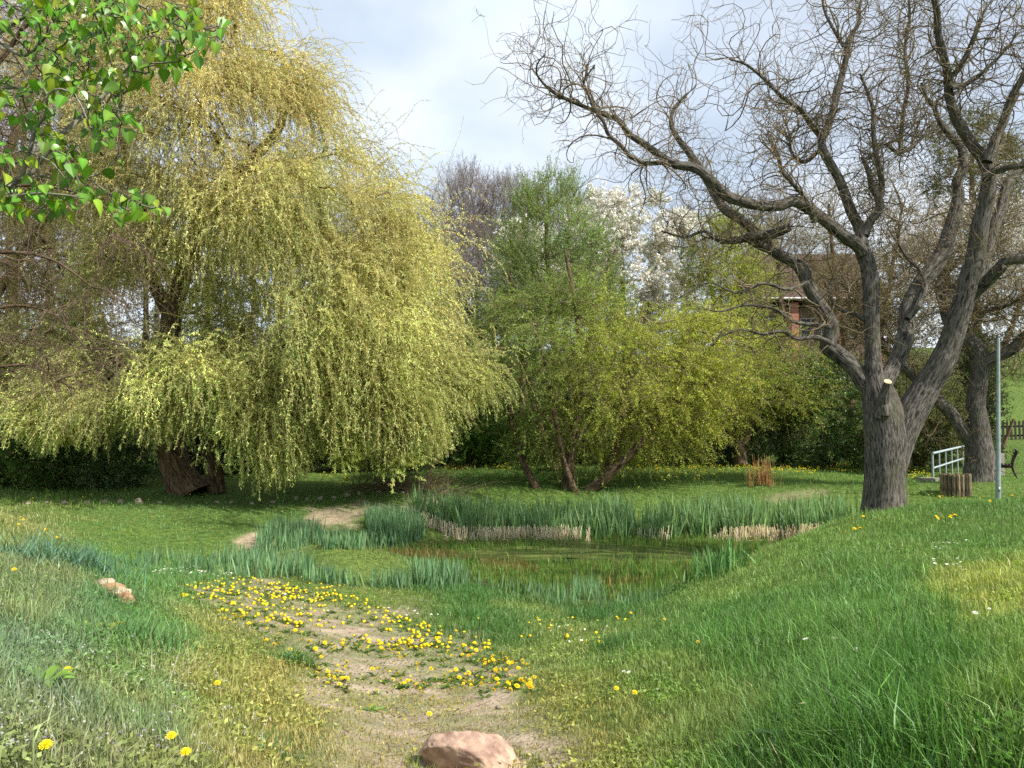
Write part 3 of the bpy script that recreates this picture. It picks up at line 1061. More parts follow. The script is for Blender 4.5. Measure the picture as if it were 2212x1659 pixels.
    # the crown: contorted shoots thick along the outer limbs, and finer ones from them
    A, Tn, Rr = np.concatenate(pts), np.concatenate(tang), np.concatenate(rads)
    prob = np.clip((.17 - Rr) / .13, 0, 1) ** .7 * (A[:, 2] > 3.0)
    px, py = proj(A)
    prob = prob * (.3 + .7 * (py < 600))
    i = RNG.choice(len(A), 1300, p=prob / prob.sum())
    n = len(i)
    d = RNG.normal(0, 1, (n, 3)) + Tn[i] * .5 + np.array([-.12, -.05, .42])
    lng = U(.3, 1.3, n) * (1 + .55 * (Rr[i] < .05)) * (1 + .35 * (py[i] < 250))
    S1 = shoots(A[i], d, lng, 12, droop=-.12, curl=2.6, freq=5.0, jit=.25)
    m = MB()
    r0 = np.minimum(Rr[i] * .5, U(.006, .017, n))
    tw = jitcol((.80, .74, .64), n, .25, .05)
    tubes(m, S1, r0[:, None] * np.linspace(1, .35, 12), 4, tw)
    k = U(.2, 1., (n, 4))
    B, Tb = along(S1, k)
    B, Tb = B.reshape(-1, 3), Tb.reshape(-1, 3)
    d = Tb * .5 + RNG.normal(0, .9, B.shape) + np.array([0, 0, .25])
    S2 = shoots(B, d, U(.16, .7, len(B)), 10, droop=-.1, curl=3.8, freq=7., jit=.3)
    tubes(m, S2, U(.0035, .0065, (len(B), 1)) * np.linspace(1, .5, 10), 3, jitcol((1.0, .86, .68), len(B), .25, .06))
    B3, T3 = along(S2[::2], U(.3, .95, (len(S2[::2]), 1)))
    B3, T3 = B3.reshape(-1, 3), T3.reshape(-1, 3)
    S3 = shoots(B3, T3 * .4 + RNG.normal(0, .9, B3.shape), U(.1, .4, len(B3)), 7, curl=4., freq=7., jit=.3)
    tubes(m, S3, np.full((len(B3), 1), .0032) * np.linspace(1, .6, 7), 3, jitcol((1.0, .86, .68), len(B3), .2, .06))
    m.build('crown', M['twig'], t)
    # a haze of small bursting buds
    m = MB()
    P, T = along(S2, U(.3, 1, (len(S2), 5)))
    keep = U(0, 1, P.shape[:2]) < .55
    P, T = P[keep], T[keep]
    leaves(m, P, T + RNG.normal(0, .9, P.shape), U(.012, .03, len(P)), U(.005, .011, len(P)), jitcol(lin(165, 172, 92), len(P), .25, .1))
    m.build('buds', M['leaf'], t)


corkscrew_willow()


def back_willow():
    base = at(2117, 1037, 22.)
    t = thing('crooked_willow', 'smaller crooked bare willow standing behind the railing, its trunk bent in an S', 'tree', base)
    D = 22.
    m = MB()
    limb(m, depth_col([(2119, 1052, 74), (2118, 1030, 66), (2117, 985, 57), (2114, 930, 46), (2108, 875, 38), (2113, 831, 36), (2117, 794, 38), (2113, 765, 38), (2096, 742, 38), (2077, 724, 30)], D), 22, .12, 3, .08, .2, 4)
    m.build('trunk', M['bark_grey'], t)
    L = [depth_col([(2104, 962, 30), (2088, 942, 30), (2063, 904, 29), (2037, 875, 27), (2008, 845, 24), (1971, 809, 21), (1935, 772, 19), (1909, 747, 17), (1880, 735, 12), (1850, 700, 8)], D, .8, .2),
         depth_col([(2116, 800, 26), (2130, 785, 26), (2154, 769, 25), (2183, 757, 25), (2214, 728, 24), (2250, 690, 18), (2280, 640, 10)], D, -.8),
         depth_col([(2096, 742, 36), (2077, 725, 32), (2052, 695, 30), (2042, 660, 28), (2030, 620, 22), (2040, 580, 16), (2025, 540, 10)], D, .6),
         depth_col([(2083, 728, 12), (2110, 690, 11), (2135, 670, 9), (2165, 665, 7), (2195, 650, 5)], D, -.4),
         depth_col([(2042, 660, 14), (2070, 610, 12), (2105, 570, 10), (2130, 520, 7), (2150, 470, 4)], D, .8),
         depth_col([(1920, 760, 12), (1880, 690, 10), (1850, 640, 8), (1800, 600, 5)], 22.8, .8)]
    pts, tang, rads = [], [], []
    for k, ct in enumerate(L):
        mm = MB()
        P, R = limb(mm, ct, 10, .1, 50 + k, .1)
        mm.build('limb', M['bark_grey'], t)
        pts.append(P); rads.append(R); tang.append(norm(np.gradient(P, axis=0)))
    A, Tn, Rr = np.concatenate(pts), np.concatenate(tang), np.concatenate(rads)
    pr = np.clip((.2 - Rr) / .15, 0.02, 1)
    i = RNG.choice(len(A), 620, p=pr / pr.sum())
    n = len(i)
    m = MB()
    S1 = shoots(A[i], RNG.normal(0, 1, (n, 3)) + Tn[i] * .4 + np.array([0, 0, .5]), U(.6, 2.4, n), 11, curl=1.4, freq=3., jit=.2)
    tubes(m, S1, U(.008, .02, (n, 1)) * np.linspace(1, .4, 11), 3, jitcol((.55, .5, .42), n, .2, .05))
    B, Tb = along(S1, U(.2, 1, (n, 5)))
    B, Tb = B.reshape(-1, 3), Tb.reshape(-1, 3)
    S2 = shoots(B, Tb * .5 + RNG.normal(0, .8, B.shape), U(.3, 1.1, len(B)), 8, curl=2.6, freq=5., jit=.25)
    tubes(m, S2, np.full((len(B), 1), .006) * np.linspace(1, .5, 8), 3, jitcol((.66, .56, .44), len(B), .2, .05))
    m.build('crown', M['twig'], t)
    m = MB()
    P, T = along(S2, U(.2, 1, (len(S2), 7)))
    P, T = P.reshape(-1, 3), T.reshape(-1, 3)
    leaves(m, P, T + RNG.normal(0, .9, P.shape), U(.02, .05, len(P)), U(.01, .02, len(P)), jitcol(lin(128, 138, 70), len(P), .3, .1))
    m.build('buds', M['leaf'], t)


back_willow()


# ---- weeping willows
def strands_and_leaves(mtw, mlf, S, per, colf, L=(.045, .09), W=(.013, .024)):
    n = len(S)
    tubes(mtw, S, np.full((n, 1), .005) * np.linspace(1, .6, S.shape[1]), 3, jitcol(lin(176, 160, 104), n, .25, .06))
    u = U(.06, 1, (n, per))
    P, T = along(S, u)
    P, T = P.reshape(-1, 3), T.reshape(-1, 3)
    k = len(P)
    d = T * .8 + RNG.normal(0, .55, (k, 3)) + np.array([0, 0, -.25])
    leaves(mlf, P, d, U(L[0], L[1], k) * np.exp(RNG.normal(0, .25, k)), U(W[0], W[1], k), colf(P, np.repeat(np.arange(n), per)))


def weeping(name, label, base, trunks, poly, ncl, dmid, dhalf, hem, leafcol, per=44, gaps=None, nst=9, group=None, clsize=.55, front=.6, extra=()):
    t = thing(name, label, 'tree', base, group)
    m = MB()
    start = []
    for k, (ct, sd) in enumerate(trunks):
        P, R = limb(m, ct, sd, .12, 70 + k, .12, .25 if k < 1 else 0, 5)
        start.append(P[len(P) // 3::3])
    m.build('trunk', M['bark_brown'], t)
    start = np.concatenate(start)
    # cascades: points through the crown where the hanging twigs are rooted
    q = sample_poly(poly, ncl * 3)
    if gaps is not None:
        g = U(0, 1, len(q)) > np.maximum.reduce([p * np.exp(-(((q[:, 0] - a) / sx) ** 2 + ((q[:, 1] - b) / sy) ** 2)) for a, b, sx, sy, p in gaps])
        q = q[g]
    q = q[:ncl // 5]
    ed = np.clip(polydist(q[:, 0], q[:, 1], poly) / 330, 0.02, 1)
    half = dhalf * np.sqrt(1 - (1 - ed) ** 2)
    s = np.where(U(0, 1, len(q)) < front, U(-1, -.5, len(q)), U(-1, 1, len(q)))
    A = at(q[:, 0], q[:, 1], dmid + half * s)
    for pl, k, da, db in extra:
        e = sample_poly(pl, k)
        A = np.concatenate([A, at(e[:, 0], e[:, 1], U(da, db, k))])
    A = np.repeat(A, 5, 0) + RNG.normal(0, .42, (len(A) * 5, 3)) * np.array([1, 1, .7])
    ctone = np.exp(RNG.normal(0, .18, len(A) // 5)).repeat(5)
    ok = A[:, 2] > height(A[:, 0], A[:, 1]) + .55
    A, ctone = A[ok], ctone[ok]
    pos, par, cnt, n0 = grow(start, A, .35)
    m = MB()
    branch_tubes(m, pos, cnt, chains(pos, par, cnt, n0), .011, .45, .085, (.85, .8, .75), 6, .12)
    m.build('limbs', M['bark_brown'], t)
    # every cascade: a fan of twigs that spread and then hang
    ax = np.array([base[0], base[1]])
    A2 = np.repeat(A, nst, 0)
    n = len(A2)
    outw = np.concatenate([A2[:, :2] - ax, np.zeros((n, 1))], 1)
    outw = norm(outw + RNG.normal(0, .5, (n, 3)) * np.array([1, 1, 0]))
    d = outw * .9 + RNG.normal(0, .55, (n, 3)) + np.array([0, 0, .45])
    B = A2 + RNG.normal(0, clsize * .35, (n, 3))
    gz = height(B[:, 0], B[:, 1])
    ln = U(.7, 2.5, n) * (.75 + .5 * U(0, 1, len(A)).repeat(nst))
    hz = hem(B)
    ln = np.clip(ln, .3, np.maximum(B[:, 2] - np.maximum(gz, hz), .35))
    S = shoots(B, d, ln, 11, droop=U(.6, 3.8, n) / np.maximum(ln, .7) * 1.2, curl=.5, freq=2., jit=.22)
    tone = (ctone * np.exp(RNG.normal(0, .14, len(A)))).repeat(nst)
    mt, ml = MB(), MB()
    strands_and_leaves(mt, ml, S, per, lambda P, i: leafcol(P) * tone[i][:, None] * np.exp(RNG.normal(0, .22, (len(P), 1))) * np.exp(RNG.normal(0, .08, (len(P), 3))))
    mt.build('twigs', M['willow_leaf'], t)
    ml.build('crown', M['willow_leaf'], t)
    return t


WG = 1.15


def willow_col(P):
    px, py = proj(P)
    w = fbm(P * .45, 61, 3)
    t = smooth(150, 900, py + 200 * w)[:, None]
    c = lin(198, 190, 134) * (1 - t) + lin(190, 196, 126) * t
    g = smooth(.05, .5, fbm(P * .8, 65, 2))[:, None]
    return np.clip((c * (1 - .5 * g) + lin(150, 172, 106) * .5 * g) * WG, .004, .9)


def willow_col_back(P):
    w = fbm(P * .5, 67, 3)[:, None]
    c = lin(168, 148, 96) * (.5 - .5 * w) + lin(142, 144, 84) * (.5 + .5 * w)
    return np.clip(c * WG, .004, .9)


def hem_main(B):
    px, py = proj(B)
    low = np.interp(px, [-300, 60, 110, 260, 300, 330, 430, 450, 530, 620, 640, 760, 900, 960, 1000, 1100],
                    [900, 960, 1000, 990, 900, 985, 980, 930, 1070, 1075, 960, 1010, 1000, 960, 880, 930])
    up = np.interp(px, [60, 120, 200, 300, 340, 420, 500, 600, 660, 760, 860, 940], [860, 830, 760, 650, 620, 700, 770, 750, 790, 880, 940, 960])
    low = np.where(py < 655, np.minimum(low, up), low)
    low = low + 35 * noise(np.stack([px / 22., px * 0], -1), 5)
    return EYE - (low - YH) / F * B[:, 1]


weeping('weeping_willow', 'huge golden weeping willow in new leaf with a leaning trunk, left of the pond', at(400, 1062, 22.),
        [(depth_col([(418, 1082, 92), (400, 1050, 76), (375, 990, 62), (362, 920, 54), (362, 820, 50), (368, 720, 46), (380, 640, 42), (420, 520, 36), (470, 420, 32), (540, 350, 26), (600, 280, 20), (620, 200, 12), (610, 110, 7)], 22., 1.2, .3), 18),
         (depth_col([(470, 1062, 40), (462, 1020, 38), (455, 950, 40), (500, 860, 36), (590, 770, 34), (690, 690, 32), (790, 622, 28), (830, 570, 20), (865, 520, 12), (880, 480, 6)], 22.1, -.6, .3), 14),
         (depth_col([(372, 700, 30), (330, 600, 26), (300, 480, 22), (270, 330, 16), (250, 180, 10), (240, 60, 6)], 22.6, 1.5), 10),
         (depth_col([(455, 450, 24), (540, 440, 18), (620, 450, 14), (700, 480, 8)], 22.8, -1.5), 8),
         (depth_col([(480, 410, 20), (560, 360, 15), (640, 345, 11), (690, 345, 6)], 22.8, .5), 8),
         (depth_col([(560, 800, 22), (700, 820, 20), (850, 800, 16), (960, 800, 10)], 21.9, -1.), 8)],
        [(180, -60), (510, -40), (550, 70), (610, 165), (690, 250), (780, 335), (850, 405), (895, 490), (895, 600), (905, 720), (900, 770), (780, 760), (680, 720), (620, 640), (560, 640), (500, 650), (430, 640), (400, 560), (300, 560), (200, 640), (120, 740), (60, 800), (110, 680), (190, 540), (180, 300)],
        820, 22.8, 3.7, hem_main, willow_col, 62, nst=13,
        extra=(([(100, 860), (150, 820), (240, 830), (258, 900), (110, 920)], 17, 20.2, 21.6), ([(310, 830), (360, 770), (425, 790), (432, 870), (310, 890)], 11, 20., 21.), ([(490, 800), (560, 770), (625, 800), (612, 970), (545, 990), (500, 880)], 22, 19.9, 20.8),
               ([(650, 800), (800, 750), (895, 790), (905, 880), (890, 950), (760, 980), (690, 900)], 52, 20., 21.8), ([(930, 770), (990, 805), (1010, 850), (970, 860)], 9, 21., 22.5), ([(-60, 720), (60, 720), (60, 850), (-60, 850)], 12, 22., 23.5),
               ([(640, 640), (890, 640), (900, 770), (660, 780)], 20, 19.4, 20.4), ([(430, 660), (470, 640), (480, 760), (440, 780)], 4, 21., 22.), ([(120, 700), (200, 640), (300, 700), (280, 780), (140, 800)], 10, 21.5, 23.)),
        gaps=[(330, 330, 110, 130, .85), (460, 330, 60, 90, .8), (540, 300, 60, 60, .5), (250, 560, 90, 110, .6), (350, 740, 50, 150, .85), (380, 950, 90, 60, .95), (700, 900, 50, 60, .5), (640, 680, 60, 80, .6), (760, 420, 60, 50, .5)])

weeping('weeping_willow', 'olive brown weeping willow behind the bare twiggy tree at the left picture edge', at(-120, 1045, 27.),
        [(depth_col([(-120, 1060, 60), (-125, 950, 48), (-100, 750, 42), (-60, 560, 36), (0, 380, 24), (60, 200, 12), (80, 60, 6)], 27., 0., .3), 12),
         (depth_col([(-110, 800, 30), (-10, 640, 22), (80, 500, 16), (160, 380, 8)], 27., -1.2), 8),
         (depth_col([(-120, 700, 30), (-260, 520, 22), (-300, 300, 12)], 27., 1.), 8)],
        [(-420, 200), (-250, -60), (240, -80), (330, 60), (330, 330), (270, 480), (240, 650), (120, 800), (-40, 860), (-350, 840)],
        560, 27.5, 3.6, lambda B: 1.2 + 1.0 * noise(B[:, :2] * 1.5, 3), willow_col_back, 44, nst=10,
        gaps=[(150, 200, 140, 160, .5)])
# ------------------------------------------------------------------ leafy trees, bushes and the wood behind
def leafy(name, label, base, trunks, poly, ncl, dmid, dhalf, leafcol, nsh=8, slen=(.5, 1.3), up=.3, droop=.4, per=30, L=(.04, .08), W=(.015, .03), group=None, bark='bark_brown',
          gaps=None, twcol=(.75, .65, .5), spread=.8, r1=.010, curl=.5, zmin=.3, front=.5, blossom=None, mat='leaf'):
    t = thing(name, label, 'tree' if 'bush' not in name and 'shrub' not in name else 'bush', base, group)
    m = MB()
    start = []
    for k, ct in enumerate(trunks):
        P, R = limb(m, ct, 10, .1, 90 + k, .15, .2 if k == 0 else .1, 0)
        start.append(P[len(P) // 4::3])
    m.build('trunk' if 'bush' not in name else 'stems', M[bark], t)
    start = np.concatenate(start)
    q = sample_poly(poly, ncl * 2)
    if gaps is not None:
        g = U(0, 1, len(q)) > np.maximum.reduce([p * np.exp(-(((q[:, 0] - a) / sx) ** 2 + ((q[:, 1] - b) / sy) ** 2)) for a, b, sx, sy, p in gaps])
        q = q[g]
    q = q[:ncl]
    sz = np.ptp(np.asarray(poly)[:, 0])
    ed = np.clip(polydist(q[:, 0], q[:, 1], poly) / (sz * .35), 0.02, 1)
    half = dhalf * np.sqrt(1 - (1 - ed) ** 2)
    s = np.where(U(0, 1, len(q)) < front, U(-1, -.45, len(q)), U(-1, 1, len(q)))
    A = at(q[:, 0], q[:, 1], dmid + half * s)
    A = A[A[:, 2] > height(A[:, 0], A[:, 1]) + zmin]
    pos, par, cnt, n0 = grow(start, A, .5)
    m = MB()
    branch_tubes(m, pos, cnt, chains(pos, par, cnt, n0), r1, .5, .12, (.9, .85, .8), 5, .08)
    n = len(A) * nsh
    B = np.repeat(A, nsh, 0) + RNG.normal(0, .12, (n, 3))
    ctr = A.mean(0)
    d = norm(np.repeat(A - ctr, nsh, 0)) * .5 + RNG.normal(0, spread, (n, 3)) * np.array([1, 1, .7]) + np.array([0, 0, up])
    S = shoots(B, d, U(slen[0], slen[1], n), 8, droop=droop, curl=curl, freq=2.5, jit=.2)
    tubes(m, S, np.full((n, 1), .006) * np.linspace(1.1, .5, 8), 3, jitcol(twcol, n, .2, .05))
    m.build('branches', M['twig'] if bark != 'bark_grey' else M['twig'], t)
    if per:
        tone = np.exp(RNG.normal(0, .2, len(A))).repeat(nsh)
        u = U(.05, 1, (n, per))
        P, T = along(S, u)
        P, T = P.reshape(-1, 3), T.reshape(-1, 3)
        P = P + RNG.normal(0, .02, P.shape)
        k = len(P)
        c = leafcol(P) if callable(leafcol) else np.broadcast_to(leafcol, (k, 3))
        c = c * np.repeat(tone, per)[:, None] * np.exp(RNG.normal(0, .22, (k, 1))) * np.exp(RNG.normal(0, .07, (k, 3)))
        m = MB()
        leaves(m, P, T * .5 + RNG.normal(0, .8, (k, 3)), U(L[0], L[1], k), U(W[0], W[1], k), np.clip(c, .003, .85))
        if blossom is not None:
            col, nb, sz = blossom
            i = RNG.choice(len(P), nb)
            Q = P[i] + RNG.normal(0, .03, (nb, 3))
            cl = fbm(Q * 1.1, 83, 3) > -.12
            Q = Q[cl]
            m2 = MB()
            for r in range(2):
                leaves(m2, Q + RNG.normal(0, .012, Q.shape), RNG.normal(0, 1, Q.shape), U(sz * .7, sz * 1.2, len(Q)), U(sz * .6, sz, len(Q)), jitcol(col, len(Q), .1, .03))
            m2.build('blossom', M['petal'], t)
        m.build('crown', M[mat], t)
    return t


LG = 1.08


def mixcol(c1, c2, sc=.6, seed=3, bias=0., g=LG):
    c1, c2 = lin(*c1), lin(*c2)

    def f(P):
        t = np.clip(.5 + bias + .9 * fbm(P * sc, seed, 3), 0, 1)[:, None]
        return (c1 * t + c2 * (1 - t)) * g
    return f


def centre_col(P):
    px, py = proj(P)
    t = np.clip(smooth(1120, 1420, px + 120 * fbm(P * .5, 12, 2)), 0, 1)[:, None]  # sunlit right side is painted into the leaf colour, lighter and yellower
    return (lin(168, 178, 72) * t + lin(118, 142, 66) * (1 - t)) * LG


leafy('willow_shrub', 'broad many stemmed green willow shrub right behind the iris bed, middle of the far bank', at(1235, 1062, 23.),
      [depth_col([(1165, 1070, 22), (1148, 1035, 17), (1130, 1000, 15), (1112, 940, 13), (1095, 860, 10), (1080, 760, 6)], 23., .5, .2),
       depth_col([(1228, 1068, 30), (1230, 1000, 24), (1244, 900, 20), (1254, 800, 17), (1252, 720, 14), (1236, 620, 10), (1220, 540, 6)], 23., .6, .2),
       depth_col([(1244, 1068, 18), (1222, 1010, 14), (1208, 950, 12), (1195, 880, 10), (1180, 800, 8), (1150, 700, 5)], 22.8, -.4, .2),
       depth_col([(1270, 1064, 26), (1300, 1040, 24), (1335, 1008, 20), (1390, 950, 16), (1440, 880, 12), (1500, 790, 8), (1560, 720, 5)], 23.1, -.6, .3),
       depth_col([(1300, 1040, 18), (1340, 940, 14), (1350, 840, 11), (1370, 740, 8), (1390, 660, 5)], 23.2, .8)],
      [(1005, 740), (1030, 690), (1090, 660), (1180, 600), (1270, 620), (1380, 690), (1480, 680), (1580, 690), (1650, 760), (1640, 850), (1570, 900), (1510, 955), (1420, 985), (1330, 1000), (1200, 1000), (1110, 975), (1050, 900), (1015, 800)],
      520, 24.5, 2.9, centre_col, 8, (.5, 1.5), .25, .9, 40, (.045, .085), (.016, .028),
      gaps=[(1110, 880, 70, 90, .75), (1240, 1000, 70, 50, .8), (1330, 1010, 40, 30, .7), (1220, 850, 40, 60, .4), (1400, 980, 40, 30, .5)])

leafy('green_willow', 'tall slim pale green willow rising behind the middle of the far bank', at(1200, 1010, 28.),
      [depth_col([(1200, 1012, 26), (1195, 900, 20), (1200, 760, 16), (1190, 640, 12), (1180, 520, 9), (1185, 430, 5)], 28.),
       depth_col([(1215, 1010, 20), (1240, 880, 16), (1270, 740, 12), (1300, 620, 8), (1330, 540, 5)], 28.2),
       depth_col([(1190, 1010, 18), (1150, 860, 14), (1120, 720, 10), (1100, 600, 6)], 28.)],
      [(1060, 700), (1065, 600), (1095, 500), (1140, 420), (1180, 385), (1215, 375), (1255, 420), (1285, 480), (1325, 560), (1340, 680), (1350, 800), (1250, 780), (1100, 780)],
      330, 28.5, 2.2, mixcol((142, 166, 84), (108, 140, 74), .5, 5), 8, (.5, 1.2), .9, -.1, 32, (.045, .085), (.016, .03), gaps=[(1200, 700, 60, 60, .4)])

leafy('blossom_tree', 'white flowering tree between the slim green willow and the bare contorted arm', at(1360, 1000, 32.),
      [depth_col([(1360, 1003, 24), (1358, 880, 18), (1350, 740, 14), (1345, 600, 10), (1340, 480, 5)], 32.),
       depth_col([(1355, 800, 12), (1400, 660, 9), (1425, 540, 5)], 32.)],
      [(1225, 470), (1270, 430), (1330, 405), (1420, 430), (1490, 470), (1510, 560), (1480, 680), (1400, 750), (1290, 740), (1240, 640)],
      230, 32.5, 2., mixcol((150, 160, 100), (110, 128, 80), .7, 6), 9, (.4, .9), .4, .1, 9, (.04, .07), (.02, .035), blossom=((.8, .78, .78), 42000, .10))
leafy('blossom_tree', 'small white flowering tree left of the slim green willow, half hidden by it', at(1120, 1000, 31.5),
      [depth_col([(1120, 1003, 20), (1128, 860, 15), (1130, 700, 10), (1135, 580, 5)], 31.5)],
      [(1070, 560), (1095, 510), (1150, 495), (1215, 540), (1230, 640), (1180, 720), (1100, 720)],
      120, 31.8, 1.6, mixcol((150, 160, 100), (110, 128, 80), .7, 7), 9, (.4, .9), .4, .1, 8, (.04, .07), (.02, .035), blossom=((.8, .78, .78), 20000, .10))
leafy('blossom_tree', 'low cream flowering tree at the right edge of the golden weeping willow', at(1015, 1005, 30.),
      [depth_col([(1015, 1006, 16), (1012, 880, 12), (1012, 740, 8), (1015, 660, 5)], 30.)],
      [(975, 650), (1010, 615), (1055, 640), (1075, 720), (1040, 800), (985, 790)],
      90, 30.2, 1.3, mixcol((150, 158, 110), (112, 128, 84), .7, 8), 8, (.3, .8), .3, .1, 14, (.04, .07), (.02, .035), blossom=((.70, .70, .60), 4200, .075))
leafy('blossom_tree', 'greyish pink flowering plum tree behind the crooked willow by the pole', at(2120, 985, 34.),
      [depth_col([(2120, 990, 26), (2110, 850, 20), (2080, 700, 14), (2040, 580, 8)], 34.), depth_col([(2115, 880, 18), (2180, 720, 13), (2230, 580, 8)], 34.)],
      [(1890, 560), (1960, 480), (2080, 440), (2220, 450), (2300, 540), (2300, 720), (2190, 760), (2030, 770), (1900, 700)],
      330, 34.5, 2.6, mixcol((140, 140, 84), (112, 108, 72), .7, 9), 9, (.4, 1.2), .3, .1, 10, (.035, .06), (.018, .03), blossom=((.66, .62, .61), 26000, .085), twcol=(.7, .6, .55))

leafy('hazel_tree', 'yellow green leafy tree in front of the brown roofed house', at(1600, 1000, 29.),
      [depth_col([(1600, 1003, 26), (1590, 900, 20), (1570, 780, 15), (1545, 660, 10), (1520, 560, 5)], 29.),
       depth_col([(1605, 960, 20), (1650, 840, 14), (1690, 740, 9), (1710, 680, 5)], 29.), depth_col([(1590, 940, 16), (1500, 840, 12), (1450, 720, 7)], 29.)],
      [(1470, 680), (1480, 560), (1530, 490), (1590, 470), (1640, 530), (1660, 600), (1655, 640), (1660, 700), (1700, 730), (1770, 770), (1790, 850), (1720, 910), (1580, 920), (1460, 880), (1440, 780)],
      380, 29.5, 2.4, mixcol((160, 170, 64), (120, 138, 60), .5, 15), 8, (.5, 1.3), .35, .35, 32, (.045, .085), (.018, .034))
leafy('twiggy_tree', 'brownish half bare tree with sparse olive leaves right of the house, behind the big trunk', at(1840, 990, 33.),
      [depth_col([(1840, 996, 24), (1835, 860, 18), (1820, 700, 13), (1800, 560, 9), (1790, 440, 5)], 33.), depth_col([(1836, 880, 16), (1900, 720, 12), (1930, 560, 8), (1950, 440, 5)], 33.)],
      [(1745, 600), (1740, 500), (1720, 420), (1840, 360), (1960, 370), (2010, 460), (2010, 640), (1960, 780), (1850, 800), (1780, 740)],
      260, 33.5, 2.4, mixcol((134, 134, 70), (112, 98, 66), .7, 16), 9, (.5, 1.4), .5, 0., 12, (.04, .07), (.018, .03), twcol=(.62, .52, .42))
leafy('twiggy_tree', 'sparse grey twiggy tree in front of the brown house roof', at(1700, 1000, 40.),
      [depth_col([(1700, 990, 20), (1700, 820, 16), (1690, 680, 12), (1680, 560, 7)], 40.), depth_col([(1702, 860, 12), (1760, 700, 9), (1800, 600, 5)], 40.)],
      [(1580, 600), (1610, 510), (1690, 470), (1800, 480), (1860, 560), (1840, 640), (1760, 620), (1650, 635)],
      130, 40., 1.6, mixcol((150, 150, 96), (124, 112, 84), .7, 17), 9, (.4, 1.2), .4, 0., 14, (.05, .08), (.025, .04), twcol=(.62, .54, .46))
leafy('ivy_clad_tree', 'dark olive ivy clad tree top beside the tallest right limb of the bare tree', at(2115, 975, 39.),
      [depth_col([(2115, 985, 30), (2112, 800, 24), (2105, 600, 18), (2100, 420, 12), (2100, 300, 6)], 39.)],
      [(1990, 340), (2020, 270), (2090, 235), (2160, 240), (2205, 330), (2215, 470), (2160, 560), (2060, 560), (2000, 450)],
      230, 39.5, 2., mixcol((112, 112, 56), (74, 82, 42), .6, 18), 8, (.4, 1.), .3, .1, 26, (.05, .09), (.03, .05), gaps=[(2140, 420, 40, 60, .4)])

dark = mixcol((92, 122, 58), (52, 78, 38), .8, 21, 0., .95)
for lab, poly, d, nc, cf, b in (
        ('broad dark ivy bush under the yellow green tree', [(1440, 900), (1500, 850), (1600, 810), (1700, 830), (1710, 1000), (1450, 1003)], 30.5, 200, dark, 1580),
        ('round glossy dark green bush left of the big grey trunk', [(1690, 830), (1760, 770), (1840, 790), (1885, 860), (1890, 1002), (1700, 1003)], 30., 190, mixcol((106, 140, 64), (58, 88, 42), .9, 22), 1790),
        ('dark bramble bush between the big trunk and the railing', [(1890, 830), (1950, 790), (2030, 810), (2075, 880), (2075, 985), (1890, 1000)], 28.5, 170, mixcol((104, 112, 60), (60, 70, 40), .9, 23), 1980),
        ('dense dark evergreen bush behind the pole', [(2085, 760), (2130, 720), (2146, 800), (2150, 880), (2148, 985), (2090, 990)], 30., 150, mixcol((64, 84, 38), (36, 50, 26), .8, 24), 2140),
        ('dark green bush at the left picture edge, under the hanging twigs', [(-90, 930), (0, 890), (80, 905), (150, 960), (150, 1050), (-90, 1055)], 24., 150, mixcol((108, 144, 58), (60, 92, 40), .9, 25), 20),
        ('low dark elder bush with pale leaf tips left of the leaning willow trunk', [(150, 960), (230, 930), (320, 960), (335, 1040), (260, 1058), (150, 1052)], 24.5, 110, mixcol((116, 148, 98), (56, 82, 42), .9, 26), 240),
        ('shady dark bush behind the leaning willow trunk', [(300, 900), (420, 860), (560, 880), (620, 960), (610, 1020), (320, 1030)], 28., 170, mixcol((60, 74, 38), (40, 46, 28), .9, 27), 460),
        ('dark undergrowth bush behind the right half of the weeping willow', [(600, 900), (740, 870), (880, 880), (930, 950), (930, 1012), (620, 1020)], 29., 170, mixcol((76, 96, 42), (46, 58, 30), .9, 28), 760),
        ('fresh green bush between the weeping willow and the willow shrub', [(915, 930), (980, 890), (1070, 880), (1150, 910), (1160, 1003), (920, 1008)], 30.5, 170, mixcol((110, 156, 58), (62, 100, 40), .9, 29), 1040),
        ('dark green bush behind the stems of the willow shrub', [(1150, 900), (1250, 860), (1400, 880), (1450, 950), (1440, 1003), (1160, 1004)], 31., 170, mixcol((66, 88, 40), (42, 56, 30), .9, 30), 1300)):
    by = 1006 if d > 26 else 1052
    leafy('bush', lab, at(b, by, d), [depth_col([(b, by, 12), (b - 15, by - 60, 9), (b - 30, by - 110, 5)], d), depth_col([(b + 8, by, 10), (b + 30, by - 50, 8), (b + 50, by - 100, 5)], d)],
          poly, nc, d, 1.5, cf, 9, (.3, .8), .35, .3, 24, (.05, .09), (.03, .055), zmin=.08, front=.55, mat='gloss' if 'glossy' in lab or 'ivy' in lab else 'leaf')


